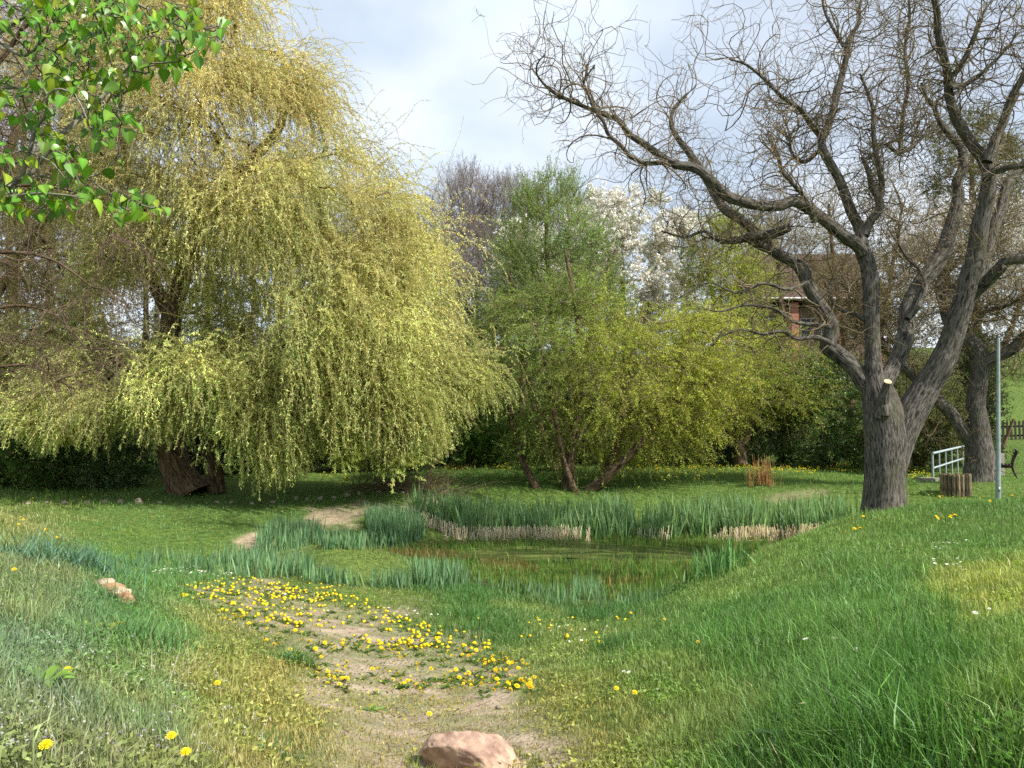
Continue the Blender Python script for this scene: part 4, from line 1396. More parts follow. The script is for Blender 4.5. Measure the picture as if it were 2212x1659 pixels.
# trees standing behind the weeping willow
for lab, px0, poly, nc, cf in (
        ('dull green tree far behind the trunk of the weeping willow', 300, [(150, 820), (130, 650), (200, 520), (320, 470), (430, 520), (470, 680), (440, 860), (280, 900)], 260, mixcol((112, 124, 62), (84, 84, 52), .6, 35)),
        ('olive green tree behind the middle of the weeping willow', 590, [(430, 830), (440, 640), (520, 500), (640, 460), (740, 540), (760, 720), (720, 880), (520, 900)], 260, mixcol((120, 136, 62), (88, 92, 52), .6, 36)),
        ('grey green tree behind the right half of the weeping willow', 860, [(720, 820), (730, 620), (800, 500), (900, 480), (970, 600), (985, 780), (930, 900), (780, 900)], 240, mixcol((116, 136, 74), (92, 100, 62), .6, 37)),
        ('brownish half leafed tree behind the twiggy tree at the left', 20, [(-150, 840), (-140, 640), (-60, 500), (60, 470), (150, 560), (180, 760), (100, 900), (-80, 900)], 250, mixcol((110, 112, 60), (104, 86, 62), .6, 38))):
    leafy('tree', lab, at(px0, 1000, 33.), [depth_col([(px0, 1005, 24), (px0 + 8, 850, 18), (px0 + 16, 700, 12), (px0 + 10, 560, 6)], 33.), depth_col([(px0, 940, 16), (px0 - 50, 800, 11), (px0 - 80, 680, 6)], 33.),
                                             depth_col([(px0 + 2, 920, 16), (px0 + 60, 780, 11), (px0 + 90, 680, 6)], 33.)], poly, nc, 33.5, 2.2, cf, 8, (.5, 1.4), .4, .1, 24, (.06, .11), (.028, .05))


# ---- bare trees on the ridge
def bare_mesh(seed):
    """trunk and crown meshes of a bare broadleaved tree about 10 m tall, standing at the origin"""
    global RNG
    keep, RNG = RNG, np.random.default_rng(seed)
    tr, cr = MB(), MB()
    h = np.linspace(0, 1, 14)
    P = np.stack([.25 * noise(np.stack([h * 3, h * 0 + seed], -1), seed), .25 * noise(np.stack([h * 3, h * 0 + seed + 9], -1), seed), h * 6.5], -1)
    tubes(tr, P[None], (.17 * (1 - h) + .05)[None], 8, (.8, .75, .7), .08, seed)
    n = 240
    z = U(3.2, 10, n)
    rad = 2.3 * np.sqrt(np.clip(1 - ((z - 6.6) / 3.7) ** 2, .02, 1)) * np.sqrt(U(0, 1, n))
    a = U(0, 6.283, n)
    A = np.stack([rad * np.cos(a), rad * np.sin(a), z], -1)
    pos, par, cnt, n0 = grow(P[4:], A, .75)
    branch_tubes(cr, pos, cnt, chains(pos, par, cnt, n0), .012, .5, .11, (.8, .75, .72), 4, .06)
    B = np.repeat(A, 3, 0)
    S = shoots(B, norm(B - np.array([0, 0, 4.])) * .8 + RNG.normal(0, .6, B.shape) + np.array([0, 0, .4]), U(.4, 1.2, len(B)), 6, curl=.5, jit=.25)
    tubes(cr, S, np.full((len(B), 1), .010) * np.linspace(1.1, .6, 6), 3, jitcol((.78, .72, .72), len(B), .15, .04))
    B2, T2 = along(S, U(.3, 1, (len(S), 3)))
    B2, T2 = B2.reshape(-1, 3), T2.reshape(-1, 3)
    S2 = shoots(B2, T2 + RNG.normal(0, .7, B2.shape), U(.2, .6, len(B2)), 4, jit=.2)
    tubes(cr, S2, np.full((len(B2), 1), .008) * np.linspace(1, .6, 4), 3, jitcol((.8, .74, .74), len(B2), .15, .04))
    RNG = keep
    return tr, cr


M['far_bark'] = bark_mat('far_bark', lin(110, 102, 96), lin(158, 150, 142), 20., .2)
protos = []
for sd in (1, 2, 3):
    tr, cr = bare_mesh(sd)
    protos.append((tr, cr))
first = {}
for k, (px, top, d, v, w) in enumerate(((965, 372, 58, 0, 1.), (995, 335, 62, 1, 1.), (1030, 348, 60, 2, 1.05), (1062, 362, 63, 0, .9), (1095, 360, 59, 1, .9), (1130, 356, 64, 2, 1.), (1165, 392, 60, 0, .9),
                                        (1225, 395, 62, 1, .9), (1268, 405, 58, 2, .9), (1010, 455, 48, 1, .8), (1060, 470, 47, 0, .8), (985, 520, 46, 2, .8), (1330, 420, 64, 0, .8), (880, 420, 60, 2, 1.),
                                        (1620, 400, 56, 1, 1.), (1690, 380, 60, 2, .9), (1480, 420, 62, 0, .9), (780, 380, 62, 1, 1.), (640, 330, 64, 0, 1.), (2240, 330, 55, 2, 1.1), (1560, 420, 64, 2, .8),
                                        (100, 180, 52, 0, 1.1), (20, 120, 56, 1, 1.2), (190, 240, 58, 2, 1.1), (440, 280, 60, 1, 1.), (540, 300, 62, 2, 1.), (330, 330, 57, 0, 1.))):
    x = (px - CX) / F * d
    g = float(height(x, d))
    tp = EYE + (YH - top) / F * d
    s = max(tp - g, 3.) / 10.6
    if v not in first:
        t = thing('bare_tree', 'slender bare grey tree on the wooded ridge behind', 'tree', (0, 0, 0), 'bare trees along the wooded ridge')
        protos[v][0].build('trunk', M['far_bark'], t)
        protos[v][1].build('crown', M['far_bark'], t)
        first[v] = t
        t.location = (x, d, g - .1)
        t.scale = (s * w * .8, s * w * .8, s)
    else:
        c = copy_tree(first[v], (x, d, g - .1), U(0, 6.28))
        c.scale = (s * w * .8, s * w * .8, s)


# ---- undergrowth filling the slope below the ridge
def thicket():
    mb = MB()
    n = 11000
    x, y = U(-48, 42, n), U(35, 54, n)
    P = on(x, y)
    px, py = proj(P)
    k = (px < 2120) | (y > 48)
    P = P[k]
    n = len(P)
    big = .6 + .5 * fbm(P[:, :2] * .25, 51, 2)
    S = shoots(P, RNG.normal(0, .35, (n, 3)) + np.array([0, 0, 1.]), U(1.2, 4.6, n) * big * np.where(P[:, 0] < 12, 1., .75), 8, curl=.4, jit=.15)
    tubes(mb, S, np.full((n, 1), .018) * np.linspace(1.2, .4, 8), 3, jitcol(lin(112, 94, 78), n, .2, .06))
    Q, T = along(S, U(.1, 1, (n, 24)))
    hue = fbm(Q[:, 0, :2] * .22, 57, 2)
    keep = U(0, 1, Q.shape[:2]) < np.clip(.55 + .5 * hue, .12, 1)[:, None]
    hq = np.repeat(hue[:, None], 24, 1)[keep]
    Q, T = Q[keep] , T[keep]
    Q = Q + RNG.normal(0, .12, Q.shape)
    c = np.where((hq > -.05)[:, None], lin(118, 134, 66), lin(112, 98, 66)) * np.exp(RNG.normal(0, .25, (len(Q), 1)))
    leaves(mb, Q, T * .3 + RNG.normal(0, 1, Q.shape), U(.08, .17, len(Q)), U(.04, .08, len(Q)), c)
    o = mb.build('undergrowth', M['leaf'])
    tag(o, 'brown and olive thicket covering the slope behind the bushes', 'undergrowth', kind='stuff')


thicket()


# ---- brown twiggy tree reaching in from the left
def twiggy_left():
    b = at(-330, 1075, 16.)
    t = thing('bare_twiggy_tree', 'purplish brown bare tree reaching in from the left edge with drooping fine twigs', 'tree', b)
    m = MB()
    P, R = limb(m, depth_col([(-330, 1100, 60), (-325, 950, 50), (-310, 700, 44), (-280, 450, 34), (-230, 200, 24), (-150, 0, 12)], 16., .3, .2), 14, .1, 5, .1, .2, 4)
    st = [P[10::4]]
    for ct in (depth_col([(-300, 620, 30), (-150, 560, 15), (0, 545, 9), (110, 560, 6), (200, 620, 4)], 16., -.8), depth_col([(-300, 420, 26), (-120, 240, 18), (0, 130, 12), (60, 40, 7)], 16.2),
               depth_col([(-310, 700, 26), (-120, 690, 11), (40, 660, 7), (150, 690, 4)], 16., .5), depth_col([(-290, 500, 26), (-100, 430, 11), (60, 400, 7), (200, 430, 5), (300, 520, 3)], 16., -.2),
               depth_col([(-300, 760, 22), (-100, 800, 10), (60, 790, 6), (160, 840, 4)], 15.8, -.4)):
        P, R = limb(m, ct, 8, .08, 7, .12)
        st.append(P[2::3])
    m.build('trunk', M['bark_brown'], t)
    poly = [(-200, 360), (20, 300), (120, 330), (220, 380), (310, 470), (345, 560), (300, 700), (240, 820), (150, 880), (-200, 920)]
    q = np.concatenate([sample_poly(poly, 250), sample_poly([(-150, -80), (150, -80), (130, 140), (40, 280), (-150, 330)], 120)])
    A = at(q[:, 0], q[:, 1], U(14.6, 17., len(q)))
    pos, par, cnt, n0 = grow(np.concatenate(st), A, .4)
    m = MB()
    branch_tubes(m, pos, cnt, chains(pos, par, cnt, n0), .007, .5, .05, (.6, .52, .5), 5, .12)
    n = len(A) * 7
    B = np.repeat(A, 7, 0)
    S = shoots(B, RNG.normal(0, .7, (n, 3)) + np.array([.4, -.1, -.1]), U(.3, 1.2, n), 8, droop=.5, curl=1., freq=3, jit=.25)
    tubes(m, S, np.full((n, 1), .0045) * np.linspace(1.1, .6, 8), 3, jitcol((.58, .48, .47), n, .2, .05))
    m.build('crown', M['twig'], t)
    P, T = along(S, U(.1, 1, (n, 5)))
    P, T = P.reshape(-1, 3), T.reshape(-1, 3)
    m = MB()
    leaves(m, P, T + RNG.normal(0, .8, P.shape), U(.012, .03, len(P)), U(.008, .015, len(P)), jitcol(lin(138, 104, 88), len(P), .25, .08))
    m.build('buds', M['leaf'], t)


twiggy_left()


# ---- poplar with glossy heart shaped leaves, close to the photographer
def poplar():
    t = thing('poplar_tree', 'glossy green poplar boughs with heart shaped leaves hanging in at the top left corner', 'tree', on(np.array(-4.6), np.array(4.3)))
    b = np.array(t.location)
    m = MB()
    h = np.linspace(0, 1, 30)
    P = b + np.stack([.15 * np.sin(h * 4), .1 * np.sin(h * 6 + 1), -.1 + h * 6.5], -1)
    tubes(m, P[None], (.17 * (1 - .55 * h) + .10 * np.exp(-h * 20))[None], 18, (1, 1, 1), .08, 4, False, 4)
    m.build('trunk', M['poplar_bark'], t)
    root = [(-760, 700, 60, 4.3), (-450, 560, 46, 4.25), (-200, 470, 30, 4.2)]
    D = 4.2
    L = [root + [(38, 392, 12, D), (85, 348, 12, D), (129, 295, 11, D), (175, 254, 10, D + .05), (225, 205, 8, D + .1), (272, 163, 6, D + .1), (307, 146, 5, D + .1), (389, 132, 3, D + .1)],
         [(20, 405, 9, D - .02), (47, 380, 8, D), (67, 316, 8, D - .1), (76, 278, 8, D - .1), (99, 248, 7, D - .15), (101, 210, 6, D - .2), (117, 193, 6, D - .2), (152, 199, 5, D - .2), (175, 228, 4, D - .2), (200, 290, 3, D - .2)],
         [(101, 205, 6, D - .2), (91, 172, 6, D - .2), (132, 129, 5, D - .1), (175, 91, 5, D), (210, 67, 4, D), (240, 10, 3, D)],
         [(40, 392, 6, D), (67, 380, 6, D + .1), (132, 383, 5, D + .2), (175, 383, 5, D + .25), (219, 374, 4, D + .3), (263, 333, 3, D + .3)],
         [(180, 383, 4, D + .25), (200, 392, 4, D + .2), (250, 425, 3, D + .1), (330, 450, 3, D)],
         [(-200, 470, 20, 4.2), (-60, 440, 10, 4.), (20, 425, 7, 3.95), (90, 418, 5, 3.9), (170, 425, 4, 3.9)],
         [(-420, 500, 26, 4.3), (-200, 320, 18, 4.3), (-60, 215, 12, 4.3), (20, 190, 8, 4.2), (70, 200, 4, 4.1)],
         [(-420, 480, 26, 4.4), (-200, 200, 18, 4.5), (-20, 80, 14, 4.5), (80, 20, 10, 4.5), (200, -30, 7, 4.5), (320, 20, 5, 4.4), (400, 60, 4, 4.4), (470, 55, 3, 4.35)],
         [(0, 90, 10, 4.5), (50, 120, 8, 4.3), (90, 90, 6, 4.2), (130, 30, 4, 4.2)],
         [(225, 205, 5, D + .1), (290, 130, 4, D + .1), (340, 70, 4, D + .1), (420, 20, 3, D + .1)],
         [(160, 110, 5, D), (210, 160, 4, D - .1), (250, 220, 3, D - .15), (260, 270, 2, D - .15)],
         [(67, 330, 5, D - .1), (110, 350, 4, D - .2), (140, 385, 3, D - .2)]]
    m = MB()
    st = []
    for k, ct in enumerate(L):
        P, R = limb(m, ct, 8, .06, k, .04)
        st.append(P[::2])
    st = np.concatenate(st)
    px, py = proj(st)
    st = st[(px > -260)]
    pos_l = []
    for poly, n in (([(55, -30), (250, -30), (290, 60), (300, 180), (280, 215), (240, 290), (150, 230), (90, 190), (40, 90)], 330), ([(260, 60), (330, 15), (400, -10), (445, 15), (430, 50), (400, 70), (330, 120), (300, 170), (270, 120)], 70),
                    ([(385, 70), (440, 45), (487, 50), (482, 90), (440, 110), (400, 150), (370, 120)], 40), ([(330, 100), (390, 90), (400, 150), (350, 150)], 22), ([(285, 140), (330, 140), (325, 175), (290, 170)], 12),
                    ([(-40, 165), (60, 175), (105, 195), (100, 250), (50, 262), (-40, 240)], 62), ([(-60, 365), (50, 395), (180, 392), (205, 430), (140, 465), (90, 470), (-60, 465)], 95),
                    ([(230, 415), (300, 412), (362, 440), (350, 470), (290, 465), (240, 470)], 46), ([(105, 315), (165, 320), (185, 350), (165, 385), (110, 370)], 24), ([(-20, 300), (55, 315), (50, 375), (-20, 350)], 18),
                    ([(190, 260), (250, 240), (290, 232), (285, 262), (240, 300), (200, 320)], 34), ([(60, 250), (120, 260), (150, 300), (100, 320), (70, 290)], 20), ([(210, 20), (290, -20), (290, 40), (230, 80)], 20),
                    ([(-260, -60), (40, -60), (30, 60), (-260, 330)], 110), ([(240, 335), (262, 340), (262, 366), (236, 362)], 5)):
        q = sample_poly(poly, n)
        w = at(q[:, 0], q[:, 1] - 12, U(3.85, 4.55, n))
        pos_l.append(w)
    A = np.concatenate(pos_l)
    pos, par, cnt, n0 = grow(st, A, .25)
    branch_tubes(m, pos, cnt, chains(pos, par, cnt, n0), .0022, .4, .006, (.72, .66, .6), 4, .05)
    m.build('boughs', M['poplar_bark'], t)
    # leaf: petiole, two halves folded along the midrib, drawn-out tip
    out = np.array([(0, 0), (.26, .03), (.43, .20), (.40, .42), (.24, .68), (.07, .88), (0, 1.02)])
    mb = MB()
    n = len(A)
    tip = norm(np.stack([RNG.normal(.1, .5, n), RNG.normal(-.1, .5, n), -U(.5, 1.3, n)], -1))
    face = norm(np.stack([RNG.normal(.35, .6, n), RNG.normal(-.6, .5, n), U(.0, 1.1, n)], -1))
    side = norm(np.cross(tip, face))
    nor = np.cross(side, tip)
    sz = (.058 * np.exp(RNG.normal(0, .26, n))).clip(.026, .088)[:, None]
    pet = A + norm(tip + RNG.normal(0, .5, (n, 3))) * sz * .5
    col = jitcol(lin(92, 134, 36), n, .22, .1)
    curlv = RNG.normal(-.12, .16, n)[:, None]
    young = U(0, 1, n) < .2
    col[young] = jitcol(lin(132, 152, 44), young.sum(), .15, .08)
    for sgn in (-1, 1):
        V = []
        for (w, l) in out:
            bend = curlv * l * l
            V.append(pet + tip * sz * l + side * sz * sgn * w * .92 + nor * sz * (w * .34 + bend))
        for l in (.25, .6):
            V.append(pet + tip * sz * l + nor * sz * (curlv * l * l))
        V = np.stack(V, 1)
        i = np.arange(n)[:, None] * 9
        tri = np.array([(0, 1, 7), (1, 2, 7), (2, 3, 7), (3, 8, 7), (3, 4, 8), (4, 5, 8), (5, 6, 8)])
        mb.add(V, None, i[:, None] + tri[None] if sgn > 0 else i[:, None] + tri[None, :, ::-1], (col[:, None] * np.array([1.2, 1.02, .94, .92, .95, 1., 1.05, 1.3, 1.25])[None, :, None]).reshape(-1, 3))
    tubes(mb, np.stack([A, (A + pet) / 2 + RNG.normal(0, .003, A.shape), pet], 1), np.full((n, 3), .0012), 3, jitcol(lin(150, 160, 80), n, .1))
    mb.build('leaves', M['gloss'], t)


poplar()
# ------------------------------------------------------------------ built things
def box(mb, c, s, rz=0., col=(1, 1, 1), bev=.0, ax=None):
    """box with chamfered edges; c centre, s sizes; ax optional 3x3 axes as rows"""
    s = np.asarray(s, float) / 2
    b = min(bev, s.min() * .45)
    if ax is None:
        ca, sa = math.cos(rz), math.sin(rz)
        ax = np.array([(ca, sa, 0), (-sa, ca, 0), (0, 0, 1.)])
    bm = __import__('bmesh').new()
    __import__('bmesh').ops.create_cube(bm, size=1.)
    for v in bm.verts:
        v.co = [v.co[k] * 2 * s[k] for k in range(3)]
    if b > 0:
        __import__('bmesh').ops.bevel(bm, geom=bm.edges[:], offset=b, segments=2, affect='EDGES')
    bm.verts.ensure_lookup_table()
    V = np.array([v.co[:] for v in bm.verts]) @ np.asarray(ax) + np.asarray(c)
    q = [[v.index for v in f.verts] for f in bm.faces]
    mb.add(V, [f for f in q if len(f) == 4], [f for f in q if len(f) == 3], col)
    bm.free()


def cyl(mb, p0, p1, r0, r1=None, sides=16, col=(1, 1, 1), cap=True):
    r1 = r0 if r1 is None else r1
    P = np.stack([np.asarray(p0, float), np.asarray(p1, float)])[None]
    P = np.concatenate([P[:, :1], P[:, :1] * .5 + P[:, 1:] * .5, P[:, 1:]], 1)
    tubes(mb, P, np.array([[r0, (r0 + r1) / 2, r1]]), sides, np.asarray(col, float), cap=cap)


def rock(mb, c, s, seed, rough=.22, sub=4, cut=.35, rz=0., col=(1, 1, 1)):
    import bmesh
    bm = bmesh.new()
    bmesh.ops.create_icosphere(bm, subdivisions=sub, radius=1.)
    V = np.array([v.co[:] for v in bm.verts])
    q = [[v.index for v in f.verts] for f in bm.faces]
    bm.free()
    r = np.random.default_rng(seed)
    d = norm(r.normal(0, 1, (9, 3)))
    for k in range(9):      # planar facets
        h = V @ d[k]
        lim = r.uniform(.55, .85)
        V = V - np.maximum(h - lim, 0)[:, None] * d[k] * .85
    V = V * (1 + rough * .5 * fbm(V * 1.3 + seed, seed, 4)[:, None] + .05 * fbm(V * 5 + seed, seed, 4)[:, None] - .05 * np.clip(.12 - np.abs(noise(V * 2.6 + 2 * seed, seed + 3)), 0, 1)[:, None] * 6)
    V = V * np.asarray(s) / 1.
    ca, sa = math.cos(rz), math.sin(rz)
    V = V @ np.array([(ca, sa, 0), (-sa, ca, 0), (0, 0, 1.)]) + np.asarray(c)
    mb.add(V, None, q, col)


M['galv'] = plain_mat('galvanised_steel', lin(134, 146, 148), lin(164, 176, 177), 9., .45, .04, .35)
M['rail'] = plain_mat('pale_painted_steel', lin(136, 150, 154), lin(164, 176, 178), 12., .5, .04)
M['log'] = bark_mat('weathered_logs', lin(88, 76, 60), lin(150, 134, 108), 22., .5)
M['slab'] = plain_mat('concrete', lin(128, 122, 108), lin(168, 160, 144), 14., .9, .5)
M['iron'] = plain_mat('black_iron', lin(28, 27, 27), lin(46, 44, 42), 20., .6, .1)
M['plank'] = plain_mat('brown_planks', lin(64, 50, 38), lin(96, 76, 58), 16., .8, .3)
M['greyplank'] = plain_mat('grey_planks', lin(118, 112, 106), lin(158, 150, 142), 16., .85, .3)
M['picket'] = plain_mat('dark_fence', lin(34, 30, 24), lin(58, 50, 40), 18., .85, .3)
M['stone'] = plain_mat('border_stone', lin(100, 92, 78), lin(168, 156, 136), 6., .95, .6, dist=.03)
M['porphyry'] = plain_mat('reddish_boulder', lin(132, 104, 92), lin(198, 168, 144), 13., .9, .8, 0., 8., .02)
M['rubble'] = plain_mat('rubble', lin(120, 104, 88), lin(200, 176, 148), 11., .95, .7, dist=.02)
M['ochre'] = plain_mat('ochre_rubble', lin(132, 96, 68), lin(180, 146, 112), 11., .95, .7, dist=.02)

# pole
b = at(2156, 1078, 20.)
b[2] = height(b[0], b[1])
tp = at(2156.5, 733, 20.)
t = thing('steel_pole', 'tall slim grey galvanised pole standing alone on the lawn, right of the planter', 'pole', b)
m = MB()
cyl(m, b - [0, 0, .1], tp, .062, .036, 20)
m.build('shaft', M['galv'], t)
m = MB()
cyl(m, tp, tp + [0, 0, .02], .040, .034, 20)
m.build('cap', M['galv'], t)
m = MB()
box(m, b + [0, -.062, .26], (.06, .02, .11), 0, (1, 1, 1), .006)
m.build('inspection_door', M['galv'], t)


# railing
def railing():
    a0, a1 = at(2016, 1049, 24.2), at(2081, 1021, 28.)
    h0, h1 = at(2016, 979, 24.2), at(2081, 964, 28.)
    t = thing('railing', 'pale blue grey steel railing with six uprights beside the crooked willow', 'railing', (a0[0], a0[1], height(a0[0], a0[1])))
    for k in range(6):
        f = k / 5
        p, q = a0 + (a1 - a0) * f, h0 + (h1 - h0) * f
        lowf = .0 if k in (0, 5) else .05
        m = MB()
        cyl(m, [p[0], p[1], min(p[2], height(p[0], p[1])) - .05 + lowf], [p[0], p[1], q[2] - .01], .032 if k in (0, 5) else .022, None, 12)
        m.build('post' if k in (0, 5) else 'baluster', M['rail'], t)
    m = MB()
    dv = norm(h1 - h0)
    cyl(m, h0 - dv * .12, h1 + dv * .05, .036, None, 14)
    m.build('handrail', M['rail'], t)
    m = MB()
    cyl(m, a0 * .46 + h0 * .54 + [0, -.001, 0], a1 * .46 + h1 * .54, .029, None, 12)
    m.build('mid_rail', M['rail'], t)


railing()


def planter():
    c = at(2065, 1068, 20.7)
    c[2] = height(c[0], c[1])
    t = thing('log_planter', 'low round planter of upright weathered logs in front of the railing', 'planter', c)
    for k in range(20):
        a = k * 2 * math.pi / 20
        m = MB()
        p = c + [.32 * math.cos(a), .32 * math.sin(a), -.06]
        hh = .56 + .015 * math.sin(k * 2.7)
        P = p + np.array([0, 0, 1.]) * np.linspace(0, hh, 8)[:, None]
        tubes(m, P[None], np.full((1, 8), .046), 12, np.array([1, 1, 1.]) * (1 + .3 * math.sin(k * 5.1)), .05, k, True)
        m.build('log', M['log'], t)
    m = MB()
    th = np.linspace(0, 6.283, 24, endpoint=False)
    V = np.concatenate([c + np.stack([.29 * np.cos(th), .29 * np.sin(th), 0 * th + .42], -1), [c + [0, 0, .45]]])
    j = np.arange(24)
    m.add(V, None, np.stack([j, np.roll(j, -1), np.full(24, 24)], -1))
    m.build('soil', plain_mat('soil', lin(52, 42, 32), lin(84, 70, 54), 30., 1., .6), t)


planter()

m = MB()
p = at(2006, 1057, 23.)
z = float(height(p[0], p[1]))
box(m, (p[0], p[1], z + .06), (.52, .38, .16), .3, (1, 1, 1), .02)
o = m.build('step_slab', M['slab'], None, False, (p[0], p[1], z))
tag(o, 'worn concrete step slab lying at the foot of the railing', 'step')
m = MB()
p = at(1990, 1053, 23.6)
z = float(height(p[0], p[1]))
rock(m, (p[0], p[1], z + .06), (.17, .13, .10), 5, .2, 3)
o = m.build('stone', M['stone'], None, True, (p[0], p[1], z))
tag(o, 'single pale stone beside the concrete step slab', 'stone')


def bench():
    c = at(2166, 1033, 25.4)
    c[2] = height(c[0], c[1])
    t = thing('park_bench', 'park bench with dark curved iron ends half hidden behind the pole', 'bench', c)
    rz = math.radians(149)      # the sitter looks to the left of the picture
    ex = np.array([math.cos(rz), math.sin(rz), 0])      # seat front direction
    ey = np.array([-math.sin(rz), math.cos(rz), 0])
    W = lambda x, y, z: c + ex * x + ey * y + np.array([0, 0, z])
    for s in (-.62, .62):
        m = MB()
        prof = catmull(np.array([(-.42, 0), (-.33, .16), (-.27, .40), (-.30, .62), (-.40, .86), (-.36, .93)]), 24)
        P = np.array([W(a, s, b2) for a, b2 in prof])
        tubes(m, P[None], np.full((1, 24), .032), 10, cap=True)
        prof = catmull(np.array([(-.27, .40), (-.1, .39), (.16, .41), (.24, .40), (.20, .2), (.26, 0)]), 24)
        P = np.array([W(a, s, b2) for a, b2 in prof])
        tubes(m, P[None], np.full((1, 24), .028), 10, cap=True)
        m.build('iron_end', M['iron'], t)
    ax = np.array([ex, ey, (0, 0, 1.)])
    m = MB()
    for k in range(5):
        box(m, W(-.2 + k * .1, 0, .445), (.075, 1.5, .035), 0, (1, 1, 1), .006, ax)
    m.build('seat', M['plank'], t, False)
    m = MB()
    for k in range(3):
        box(m, W(-.265 - .03 * k, 0, .56 + k * .13), (.03, 1.5, .095), 0, (1, 1, 1), .006, ax)
    m.build('backrest', M['plank'], t, False)


bench()
p = at(2156, 1012, 26.2)
z = float(height(p[0], p[1]))
m = MB()
box(m, (p[0] + .1, p[1], z + .36), (.22, .10, .78), .2, (1, 1, 1), .015)
o = m.build('wooden_post', M['greyplank'], None, False, (p[0] + .1, p[1], z))
tag(o, 'short broad grey wooden post between pole and bench', 'post')


def picket():
    a = at(2150, 948, 36.)
    z0 = height(a[0], a[1])
    t = thing('picket_fence', 'dark wooden picket fence on the slope at the right picture edge', 'fence', (a[0], a[1], z0))
    xs = a[0] + np.arange(0, 22) * .19
    for k, x in enumerate(xs):
        y = 36. + .05 * (x - a[0])
        z = float(height(x, y))
        m = MB()
        w = .045
        V = np.array([(-w, -.012, -.05), (w, -.012, -.05), (w, -.012, .80), (0, -.012, .88), (-w, -.012, .80), (-w, .012, -.05), (w, .012, -.05), (w, .012, .80), (0, .012, .88), (-w, .012, .80)]) + [x, y, z]
        m.add(V, [(0, 1, 2, 4), (6, 5, 9, 7), (0, 5, 6, 1), (1, 6, 7, 2), (2, 7, 8, 3), (3, 8, 9, 4), (4, 9, 5, 0)], [(4, 2, 3), (7, 9, 8)])
        m.build('picket', M['picket'], t, False)
    for h in (.2, .62):
        m = MB()
        y1 = 36. + .05 * (xs[-1] - xs[0])
        p0, p1 = np.array([xs[0] - .05, 36.05, height(xs[0], 36.05) + h]), np.array([xs[-1] + .05, y1 + .05, height(xs[-1], y1 + .05) + h])
        ex = norm(p1 - p0)
        ey = norm(np.cross([0, 0, 1.], ex))
        box(m, (p0 + p1) / 2, (np.linalg.norm(p1 - p0), .04, .08), 0, (1, 1, 1), .004, np.array([ex, ey, np.cross(ex, ey)]))
        m.build('rail', M['picket'], t, False)


picket()


